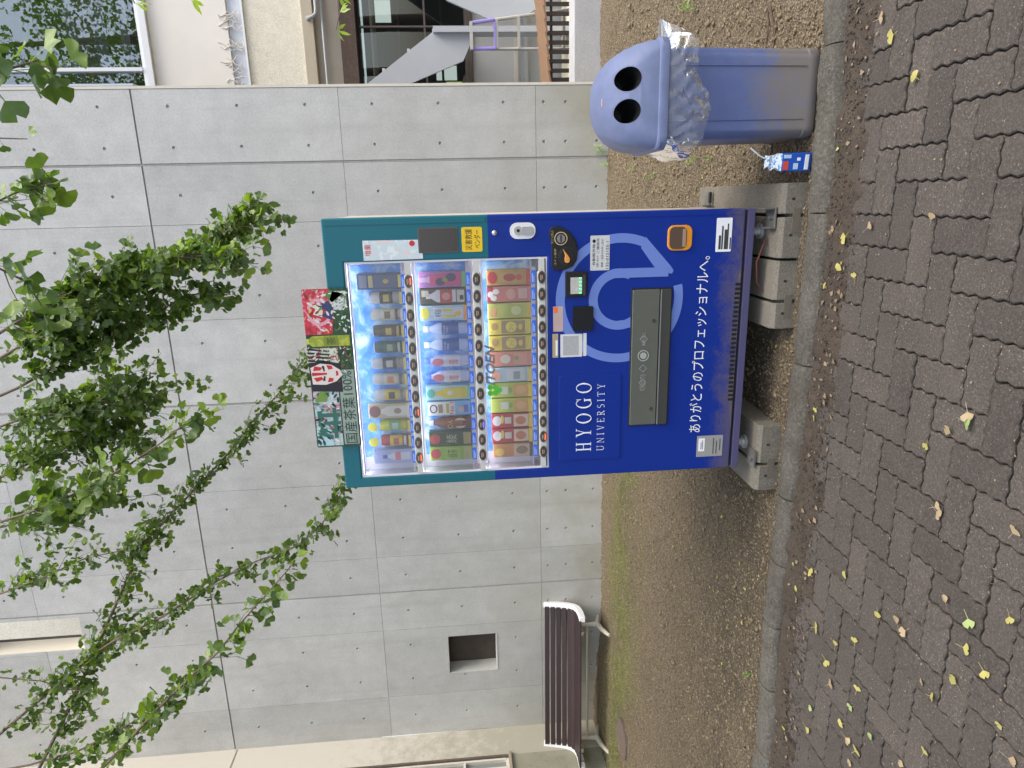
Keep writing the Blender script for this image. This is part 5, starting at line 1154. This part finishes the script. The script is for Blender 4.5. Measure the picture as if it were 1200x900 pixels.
# ------------------------------------------------------------------ ginkgo tree reaching in over the machine
BR = {
'A': [(-3.377,-2.605,5.114),(-2.998,-2.64,4.679),(-2.642,-2.63,4.234),(-2.44,-2.647,3.983),(-2.356,-2.635,3.845),(-2.172,-2.666,3.48),(-1.98,-2.689,3.187),(-1.929,-2.682,3.098),(-1.792,-2.717,2.837),(-1.68,-2.761,2.561),(-1.559,-2.74,2.406),(-1.366,-2.698,2.269)],
'B': [(-3.671,-2.614,4.725),(-3.261,-2.626,4.466),(-2.824,-2.578,4.208),(-2.373,-2.526,3.965),(-1.953,-2.48,3.739),(-1.822,-2.447,3.71),(-1.628,-2.463,3.499),(-1.38,-2.415,3.241),(-1.184,-2.378,3.037),(-0.998,-2.339,2.883),(-0.818,-2.304,2.696),(-0.59,-2.257,2.506),(-0.512,-2.245,2.386)],
'C': [(-2.855,-3.401,3.792),(-2.632,-3.408,3.587),(-2.485,-3.432,3.441),(-2.325,-3.4,3.284),(-2.113,-3.411,3.066),(-1.924,-3.428,2.855),(-1.785,-3.4,2.738),(-1.612,-3.366,2.566),(-1.473,-3.338,2.431)],
'D': [(-2.189,-2.393,4.985),(-2.065,-2.441,4.603),(-1.956,-2.487,4.318),(-1.823,-2.476,3.999),(-1.775,-2.484,3.729),(-1.594,-2.447,3.57)],
'E': [(-2.379,-2.775,4.769),(-2.433,-2.815,4.452),(-2.459,-2.843,4.197),(-2.514,-2.872,4.029),(-2.54,-2.896,3.816)],
'F': [(-2.843,-3.141,4.387),(-2.804,-3.15,4.151),(-2.731,-3.153,3.864),(-2.525,-3.179,3.485),(-2.376,-3.158,3.238),(-2.238,-3.183,3.102)],
'G': [(-0.59,-2.942,4.33),(-0.377,-2.913,3.954),(-0.173,-2.887,3.579),(0.04,-2.859,3.203),(0.195,-2.847,2.83),(0.336,-2.827,2.595),(0.362,-2.827,2.505)],
'G2': [(-0.413,-3.121,4.08),(-0.209,-3.087,3.812),(0.012,-3.058,3.413),(0.109,-3.056,3.106),(0.145,-3.067,2.846),(0.139,-3.09,2.587)],
'G3': [(-0.71,-2.872,4.318),(-0.559,-2.861,3.936),(-0.363,-2.838,3.551),(-0.211,-2.824,3.215),(-0.08,-2.807,2.974),(-0.085,-2.827,2.739)],
'H': [(-0.913,-2.706,4.477),(-0.823,-2.706,4.176),(-0.725,-2.703,3.874),(-0.683,-2.716,3.575),(-0.658,-2.721,3.426)],
'H2': [(-1.281,-2.586,4.644),(-1.187,-2.586,4.327),(-1.043,-2.572,4.008),(-0.948,-2.568,3.744),(-0.903,-2.572,3.533)],
'I': [(-1.112,-3.531,3.963),(-1.047,-3.533,3.716),(-0.974,-3.533,3.469),(-0.884,-3.525,3.261),(-0.794,-3.514,3.087),(-0.695,-3.5,2.928),(-0.588,-3.482,2.784),(-0.543,-3.477,2.697)],
'H3': [(-1.535,-2.766,4.581),(-1.434,-2.763,4.271),(-1.353,-2.77,3.912),(-1.285,-2.772,3.655)],
'J': [(0.648,-4.591,2.88),(0.712,-4.583,2.763),(0.754,-4.58,2.658),(0.774,-4.579,2.588)],
'J2': [(0.324,-4.017,3.359),(0.393,-4.013,3.173),(0.45,-4.007,3.049),(0.476,-4.01,2.925)],
'J3': [(0.185,-4.5,3.005),(0.231,-4.498,2.876),(0.175,-4.467,2.809),(0.091,-4.439,2.791)],
'J4': [(0.602,-3.946,3.285),(0.637,-3.952,3.101),(0.632,-3.961,3.004)],
'K': [(1.153,-4.062,2.552),(1.071,-4.087,2.527),(1.033,-4.099,2.507)],
'K2': [(1.147,-4.085,2.286),(1.072,-4.103,2.318),(1.045,-4.11,2.327)],
'L': [(1.273,-3.667,1.885),(1.162,-3.696,1.904),(1.098,-3.714,1.9),(1.034,-3.73,1.916)],
}
PAVLEAF = [(-1.282,-3.981,'g'),(-1.247,-4.11,'y'),(-1.113,-4.359,'y'),(-1.386,-4.021,'y'),(-1.142,-4.581,'y'),(-1.119,-4.722,'t'),(-1.097,-4.683,'t'),(-0.882,-4.884,'t'),(-0.898,-4.989,'g'),(-0.986,-4.996,'y'),(-0.795,-5.123,'y'),(-1.012,-5.076,'y'),(-1.12,-4.969,'y'),(-1.233,-4.843,'t'),(-1.245,-4.898,'y'),(-1.125,-5.156,'y'),(-1.19,-5.219,'t'),(-1.571,-4.305,'y'),(-1.639,-4.352,'t'),(-1.522,-4.522,'y'),(-1.634,-4.495,'g'),(-1.752,-4.452,'y'),(-1.648,-4.637,'g'),(-1.787,-4.509,'t'),(-1.78,-4.567,'y'),(-1.458,-4.904,'y'),(-1.869,-4.537,'t'),(-1.605,-4.81,'t'),(-1.339,-4.467,'y'),(-1.439,-4.349,'y'),(-1.471,-4.2,'y'),(-0.536,-5.084,'t'),(-0.627,-4.799,'t'),(-1.629,-3.983,'t'),(-1.874,-4.227,'g'),(-1.994,-4.224,'y'),(-2.169,-4.023,'y'),(0.099,-4.082,'y'),(0.075,-4.186,'y'),(0.016,-4.01,'y'),(-0.371,-3.959,'y'),(-0.516,-4.021,'y'),(-0.554,-4.021,'y'),(-0.614,-3.92,'y'),(-0.929,-3.911,'y'),(-0.346,-4.781,'t'),(-0.43,-4.697,'y'),(-0.299,-4.857,'g'),(-0.277,-4.85,'t'),(-0.603,-4.79,'t'),(0.742,-4.402,'y'),(0.719,-3.962,'g'),(0.547,-4.005,'g'),(0.968,-4.177,'t'),(0.893,-4.247,'y'),(0.263,-4.252,'t'),(0.242,-4.026,'t'),(0.209,-4.092,'y'),(0.341,-3.959,'t'),(0.407,-3.957,'t'),(0.303,-4.574,'t')]
SOILLEAF = [(-1.429,-3.197,'y'),(-1.826,-3.194,'y'),(-1.964,-3.087,'t'),(-1.574,-3.469,'y'),(-2.36,-3.331,'y'),(-1.89,-3.559,'y'),(-1.64,-2.942,'t'),(-1.687,-3.544,'y'),(-0.751,-3.385,'g'),(-2.3,-1.349,'g'),(-2.068,-2.381,'g')]
def leaf_shape(n=9, notch=.80, seed=0):
    """ginkgo fan: petiole foot at the origin, blade along +Y; unit = blade radius"""
    r = random.Random(seed); P = .95; V = [(0, P, 0)]; F = []
    for i in range(n):
        t = i/(n-1)*2-1; a = t*R(64); q = 1 - .10*abs(t)**3 + r.uniform(-.05, .05)
        if abs(t) < .01: q = notch
        x, y = q*math.sin(a), P + q*math.cos(a); V.append((x, y, .16*x*x + .10*math.sin(t*7+seed) - .10*q*q))
    for i in range(n-1): F.append((0, 1+i+1, 1+i))
    k = len(V); V += [(-.022, 0, .04), (.022, 0, .04), (.03, P, 0), (-.03, P, 0)]; F += [(k, k+1, k+2), (k, k+2, k+3)]
    return np.array(V), np.array(F)
LS = [leaf_shape(9, .78, 1), leaf_shape(9, .93, 2), leaf_shape(9, .66, 3)]
def frame(axis, nrm):
    y = axis.normalized(); z = (nrm - y*nrm.dot(y))
    if z.length < 1e-3: z = y.orthogonal()
    z.normalize(); x = y.cross(z); return Matrix((x, y, z)).transposed()
lr = random.Random(21)
def rv():
    while True:
        v = Vector((lr.uniform(-1, 1), lr.uniform(-1, 1), lr.uniform(-1, 1)))
        if .05 < v.length < 1: return v.normalized()
def leaves_on(pts, step, size, per, out, spread=1.0):
    """short shoots along a twig, each with a few long-stalked leaves"""
    acc = 0
    for a, b_ in zip(pts[:-1], pts[1:]):
        a, b_ = Vector(a), Vector(b_); L = (b_-a).length; d = (b_-a).normalized()
        while acc < L:
            p = a + d*acc
            for _ in range(lr.choice(per)):
                ax = (rv() + d*.35 + Vector((0, 0, -.45))).normalized(); nm = (rv()*.9 + Vector((.1, -.35, .65))).normalized()
                out.append((p + rv()*.004, ax, nm, size*lr.uniform(.7, 1.2)))
            acc += step*lr.uniform(.6, 1.4)
        acc -= L
def twigs_on(pts, per_m, ln, droop, n0=.05, taper=.5):
    res = []; P = [Vector(p) for p in pts]; tot = sum((b_-a).length for a, b_ in zip(P[:-1], P[1:])); cnt = int(tot*per_m)
    for k in range(cnt):
        s = tot*(n0 + (1-n0)*(k+lr.random())/max(1, cnt)); w = s
        for a, b_ in zip(P[:-1], P[1:]):
            L = (b_-a).length
            if w <= L or b_ is P[-1]:
                p = a + (b_-a).normalized()*min(w, L); d = (b_-a).normalized(); break
            w -= L
        side = d.cross(rv()).normalized(); dr = (d*lr.uniform(.5, 1.0) + side*lr.uniform(.5, 1.0)).normalized()
        l = ln*lr.uniform(.45, 1.2)*(1 - taper*s/tot); q = [p]
        for j in range(3):
            dr = (dr + Vector((0, 0, -droop)) + rv()*.18).normalized(); q.append(q[-1] + dr*(l/3))
        res.append(q)
    return res
gt = thing('ginkgo_tree', (-5.0, -3.1, 0), 'ginkgo tree whose green fan-leaved branches droop over the vending machine', 'tree')
tr_pts = [(-5.0, -3.1, -.2), (-5.02, -3.1, 1.2), (-4.96, -3.06, 3.0), (-5.0, -3.12, 5.0), (-4.92, -3.1, 7.0), (-4.95, -3.0, 9.0)]
MB().tube(tr_pts, [.20, .16, .13, .10, .07, .03], 14).build('trunk', BARK, gt, smooth=True)
#        per_m twigs, twig length, leaf size, step, branch radius, singles
LSC = .94
SPEC = {'A': (15, .24, .040, .040, .0095, 0), 'B': (17, .24, .038, .036, .011, 0), 'C': (11, .18, .050, .050, .009, 1), 'D': (14, .26, .042, .045, .006, 0),
        'E': (7, .12, .040, .05, .004, 0), 'F': (14, .20, .042, .05, .006, 0), 'G': (44, .34, .042, .034, .010, 0), 'G2': (40, .30, .044, .036, .008, 0), 'G3': (40, .30, .042, .036, .008, 0),
        'H': (40, .42, .042, .036, .008, 0), 'H2': (40, .42, .042, .036, .008, 0), 'H3': (34, .40, .042, .04, .007, 0), 'I': (10, .20, .058, .05, .006, 1),
        'J': (16, .12, .058, .05, .004, 1), 'J2': (16, .16, .052, .05, .004, 1), 'J3': (14, .20, .056, .05, .004, 1), 'J4': (7, .08, .040, .06, .003, 1)}
many, single = [], []; tw = MB()
for k, (pm, ln, sz, step, rad, sg_) in SPEC.items():
    sz *= LSC; step *= .86; pts = [Vector(p) for p in BR[k]]; n = len(pts); out = single if sg_ else many
    MB().tube(pts, [rad*(1-.8*i/(n-1))+.0012 for i in range(n)], 7).build('branch', BARK, gt, smooth=True)
    leaves_on(pts[1:], step*1.1, sz, (1, 2, 2, 3), out)
    for q in twigs_on(pts[1:], pm, ln, .14, .05, .05 if k[0] == 'H' else .62 if k[0] == 'G' else .45):
        tw.tube(q, [.0022, .0018, .0014, .0009], 4); leaves_on(q, step, sz, (1, 2, 2, 3), out)
    # limb back to the trunk, outside the picture
    s = pts[0]; d = (pts[0]-pts[1]).normalized(); z = min(8.6, s.z + 1.0 + .25*abs(s.x+5)); e = Vector((-4.95, -3.08, z))
    m1 = s + d*.35 + Vector((0, 0, .25)); m2 = s.lerp(e, .6) + Vector((0, 0, .55))
    MB().tube([e, m2, m1, s], [rad*3.2+.01, rad*2.4+.006, rad*1.5, rad+.001], 7).build('limb', BARK, gt, smooth=True)
tw.build('twigs', BARK, gt)['kind'] = 'stuff'
# the rest of the crown above the picture
for _ in range(5200):
    a = rv()*(lr.random()**.4); p = Vector((-4.6+a.x*1.7, -3.2+a.y*1.6, 7.9+a.z*1.5))
    many.append((p, (rv()+Vector((0, 0, -.5))).normalized(), (rv()*.8+Vector((0, 0, .7))).normalized(), .045))
for _ in range(5200):
    a = rv()*(lr.random()**.4); p = Vector((-2.7+a.x*1.9, -5.2+a.y*1.5, 5.7+a.z*.9))
    many.append((p, (rv()+Vector((0, 0, -.5))).normalized(), (rv()*.8+Vector((0, 0, .7))).normalized(), .052))
MB().tube([(-4.95, -3.1, 6.0), (-4.2, -3.8, 6.3), (-3.4, -4.6, 6.1), (-2.4, -5.2, 5.8), (-1.4, -5.7, 5.5)], [.05, .04, .03, .02, .008], 8).build('limb', BARK, gt, smooth=True)
if len(single) > 285:
    lr.shuffle(single); many += single[285:]; single = single[:285]
OG = Vector(ORG[gt.name])
def leaf_cloud(L, name, parent, mats, pick):
    Vs, Fs, Ms, o = [], [], [], 0
    for n, (p, ax, nm, s) in enumerate(L):
        V, F = LS[n % 3]; M = np.array(frame(ax, nm)); Vs.append((V*s) @ M.T + np.array(p - OG)); Fs.append(F+o); o += len(V); Ms += [pick(p, nm)]*len(F)
    ob = bpy.data.objects.new(name, fast_mesh(name, np.concatenate(Vs), np.concatenate(Fs), mats, np.array(Ms))); COL.objects.link(ob); ob.parent = parent; ob['kind'] = 'stuff'; return ob
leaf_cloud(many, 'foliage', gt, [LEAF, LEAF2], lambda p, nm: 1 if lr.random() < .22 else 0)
lm = []
for n in range(3):
    V, F = LS[n]
    for mt in (LEAF, LEAF2): lm.append(fast_mesh('leaf', V, F, mt))
for n, (p, ax, nm, s) in enumerate(single):
    o = inst('leaf', lm[lr.choice((0, 0, 2, 2, 4, 4, 1, 3, 5))], p, frame(ax, nm).to_euler(), (s, s, s), gt)

# another broad-leaved tree, only twig ends hang into the picture
bt = thing('broadleaf_tree', (2.9, -3.2, 0), 'tree with pointed bright green leaves hanging on thin twigs at the wall corner', 'tree')
MB().tube([(2.9, -3.2, -.2), (2.92, -3.22, 1.5), (2.86, -3.25, 3.2), (2.8, -3.3, 4.6), (2.7, -3.4, 6.2)], [.11, .09, .075, .055, .02], 12).build('trunk', BARK, bt, smooth=True)
def pointed(seed):
    r = random.Random(seed); V = [(0, 0, 0)]; F = []; n = 6; wd = .22
    for i in range(1, n): t = i/n; w = wd*math.sin(math.pi*t**.8); V += [(-w, .35+t*1.3, .05-.1*t*t), (0, .35+t*1.3, -.10*t*t), (w, .35+t*1.3, .05-.1*t*t)]
    V += [(0, 1.72, -.14), (0, .35, 0)]; e = len(V)
    for i in range(n-2):
        a = 1+3*i; F += [(a, a+1, a+4), (a, a+4, a+3), (a+1, a+2, a+5), (a+1, a+5, a+4)]
    a = 1+3*(n-2); F += [(a, a+1, e-2), (a+1, a+2, e-2), (e-1, 2, 1), (e-1, 3, 2), (0, e-1, 1)]
    return fast_mesh('leaf', np.array(V), np.array(F), WEEDL)
WEEDL = m_leaf('pointed_leaf_green', (.13, .20, .025), (.24, .33, .05), (1.3, 1.3, .5))
pl = [pointed(1), pointed(2)]
for k in ('K', 'K2', 'L'):
    pts = [Vector(p) for p in BR[k]]; s = pts[0]; e = Vector((2.84, -3.27, min(6.0, s.z+.8)))
    MB().tube([e, s.lerp(e, .5)+Vector((0, 0, .3)), s+Vector((.12, .05, .12)), s], [.02, .012, .005, .003], 6).build('limb', BARK, bt, smooth=True)
    MB().tube(pts, [.003-.0005*i for i in range(len(pts))], 6).build('twig', BARK, bt, smooth=True)
    for i, p in enumerate(pts[1:]):
        for _ in range(2 if k != 'L' else 3):
            ax = (rv()*.8 + Vector((0, .1, -.9))).normalized(); s_ = lr.uniform(.026, .036) if k == 'L' else lr.uniform(.028, .036)
            inst('leaf', lr.choice(pl), p, frame(ax, (rv()*.6+Vector((0, -.6, .5))).normalized()).to_euler(), (s_, s_, s_), bt)
for _ in range(300):
    a = rv()*(lr.random()**.4); p = Vector((2.75+a.x*1.1, -3.3+a.y*1.1, 6.6+a.z*.9)); s_ = .05
    inst('leaf', lr.choice(pl), p, frame((rv()+Vector((0, 0, -.5))).normalized(), rv()).to_euler(), (s_, s_, s_), bt) if _ < 240 else None

# ------------------------------------------------------------------ fallen leaves, weeds, bits on the ground
def flat_leaf(seed, m):
    V, F = leaf_shape(11, .85 if seed % 2 else .70, seed+10); V = V.copy(); r = random.Random(seed)
    V[:, 2] = .10*np.sin(V[:, 0]*2.4+seed) + .06*np.cos(V[:, 1]*3) + .10*np.abs(V[:, 0])*r.uniform(-.4, 1.2); V[:, 2] -= V[:, 2].min(); V[:, 1] -= 1.4
    return fast_mesh('fallen_leaf', V, F, m)
FL = {'y': [flat_leaf(s, YLEAF) for s in range(3)], 'g': [flat_leaf(s, GLEAF) for s in range(2)], 't': [flat_leaf(s, BLEAF) for s in range(3)]}
NM = {'y': 'yellow', 'g': 'pale green', 't': 'dry tan'}
fr_ = random.Random(8)
def fallen(x, y, k, z, where, grp, s=None):
    s = s or fr_.uniform(.021, .032)
    o = inst('fallen_leaf', fr_.choice(FL[k]), (x, y, z), (fr_.uniform(-.18, .18), fr_.uniform(-.18, .18), fr_.uniform(0, 6.28)), (s*fr_.uniform(.7, 1.1), s, s))
    tag(o, '%s fallen ginkgo leaf lying %s' % (NM[k], where), 'fallen leaf', 'fallen ginkgo leaves')
for x, y, k in PAVLEAF:
    z = max(-.026, float(dirt_z(np.array(x), np.array(y)))+.002) if y > -4.2 else -.026
    gut_ = y > -4.06; zone = 'before the bin' if x > .45 else 'before the vending machine' if x > -.9 else 'on the bench side'
    row = 'in the kerb gutter' if gut_ else 'on pavers close to the kerb' if y > -4.45 else 'on pavers midway from the kerb' if y > -4.75 else 'on pavers farthest from the kerb'
    fallen(x, y, k, z+.003, row + ' ' + zone, 'leaves', fr_.uniform(.013, .022) if gut_ else None)
for x, y, k in SOILLEAF: fallen(x, y, k, float(soil_z(x, y))+.008, 'on the bare soil', 'leaves on the soil', .020)
# small brown leaf scraps, uncountable
def scraps(name, n, xr, yr, zf, m, lab, seed, dens=None, s0=.006, s1=.016):
    r = np.random.default_rng(seed); x = r.uniform(*xr, n); y = r.uniform(*yr, n)
    if dens is not None: k = r.uniform(0, 1, n) < dens(x, y); x, y = x[k], y[k]; n = len(x)
    s = r.uniform(s0, s1, n); a = r.uniform(0, 6.28, n); z = zf(x, y)+.004; c, q = np.cos(a)*s, np.sin(a)*s; w = r.uniform(.25, .8, n)
    V = np.stack([np.stack([x-c, y-q, z], -1), np.stack([x+q*w, y-c*w, z+r.uniform(0, .4, n)*s], -1), np.stack([x+c, y+q, z+r.uniform(0, .3, n)*s], -1), np.stack([x-q*w, y+c*w, z+r.uniform(0, .5, n)*s], -1)], 1).reshape(-1, 3)
    o = bpy.data.objects.new(name, fast_mesh(name, V, np.arange(n*4).reshape(-1, 4), m)); COL.objects.link(o); return tag(o, lab, None, kind='stuff')
scraps('leaf_litter', 260, (-3.4, 1.6), (-4.16, -3.96), lambda x, y: np.maximum(dirt_z(x, y), -.028), DLEAF, 'scraps of dry leaf collected in the gutter', 31, gut)
scraps('leaf_crumbs', 900, (-5.2, 1.6), (-3.8, -.1), soil_z, DLEAF, 'crumbs of dry leaf strewn over the soil bed', 32)
scraps('green_crumbs', 220, (-3.2, 1.0), (-3.8, -1.2), soil_z, YLEAF, 'small yellowed leaf scraps strewn over the soil bed', 33, None, .006, .012)
scraps('paver_grit', 500, (-2.6, 1.3), (-5.3, -4.1), lambda x, y: x*0-.031, DLEAF, 'tiny dry scraps on the pavers', 34, None, .002, .006)
def weed(x, y, n, h, lab, spread=.6):
    z = float(soil_z(x, y)); t = thing('weed', (x, y, z), lab, 'weed', 'weeds on the soil bed')
    for k in range(n):
        a = fr_.uniform(0, 6.28); d = Vector((math.cos(a)*spread*fr_.uniform(.3, 1), math.sin(a)*spread*fr_.uniform(.3, 1), 1)).normalized(); hh = h*fr_.uniform(.5, 1)
        p0 = Vector((x, y, z-.004)); p1 = p0+d*hh*.6; p2 = p0+d*hh+Vector((0, 0, -.1*hh)); MB().tube([p0, p1, p2], [.0012, .001, .0006], 4).build('stem', WEED, t)
        for q in (p1, p2, p2): 
            s_ = h*fr_.uniform(.12, .22); inst('leaf', pw, q, frame((rv()+Vector((0, 0, .1))).normalized(), (rv()*.4+Vector((0, -.3, .9))).normalized()).to_euler(), (s_, s_, s_), t)
pw = pointed(4); pw.materials.clear(); pw.materials.append(WEED)
weed(.80, -.05, 6, .16, 'small green weed at the foot of the wall behind the bin')
weed(.66, -.10, 5, .12, 'tiny green weed at the wall foot between bin and machine')
weed(1.46, -2.33, 5, .13, 'bright green weed sprouting by the raised bag corner'); weed(1.34, -2.10, 5, .10, 'low weed on the soil behind the bin'); weed(.60, -1.05, 4, .08, 'tiny weed halfway between wall and juice carton'); weed(.54, -1.54, 4, .09, 'small weed on the soil behind the machine side'); weed(.60, -2.50, 5, .09, 'small weed just behind the juice carton'); weed(.585, -2.70, 4, .07, 'tiny weed nearest behind the juice carton'); weed(-2.14, -3.66, 6, .06, 'green weed sprouting at the inner kerb edge'); weed(-.4 if False else -1.5, -1.0, 4, .06, 'lone weed tuft on the soil beyond the machine')
tw_ = mat('dead_twig', (.09, .06, .04), .9, nz=(40, .3))
def stick(pts, r, lab):
    p = [(x, y, float(soil_z(x, y))+.006 if y > -3.85 else -.024) for x, y in pts]; o = MB().tube(p, [r]*(len(p)-1)+[r*.5], 6).build('fallen_twig', tw_, None, smooth=True); tag(o, lab, 'twig')
stick([(1.30, -3.34), (1.20, -3.36), (1.10, -3.39), (1.0, -3.40)], .006, 'dark fallen twig on the soil beyond the bin'); stick([(1.28, -3.30), (1.15, -3.33), (1.02, -3.31)], .004, 'thin crooked twig beside the thicker one beyond the bin')
stick([(.60, -3.02), (.56, -3.10), (.55, -3.2)], .003, 'short twig on the soil behind the juice carton'); stick([(-.70, -5.10), (-.73, -5.04), (-.745, -4.99)], .0015, 'thin straw-like twig on the pavers')

# tree across the path, behind the viewer: its crown is what the upper window mirrors
rt_ = thing('roadside_tree', (5.0, -8.6, 0), 'dark leafy tree seen only as the reflection in the upper window glass', 'tree')
MB().tube([(5.0, -8.6, -.2), (4.95, -8.5, 3), (4.7, -8.1, 6), (4.4, -7.7, 9), (4.2, -7.4, 12)], [.26, .2, .16, .11, .04], 12).build('trunk', BARK, rt_, smooth=True)
OG = Vector(ORG[rt_.name]); big = []
for _ in range(38):
    c_ = rv()*lr.random()**.5; c_ = Vector((4.0+c_.x*2.2, -7.5+c_.y*1.7, 10.0+c_.z*2.4))
    for q in range(80):
        big.append((c_ + rv()*lr.random()**.5*.62, rv(), (rv()*.8+Vector((0, 0, .6))).normalized(), .085))
leaf_cloud(big, 'crown', rt_, [LEAF, LEAF2], lambda p, nm: 0)
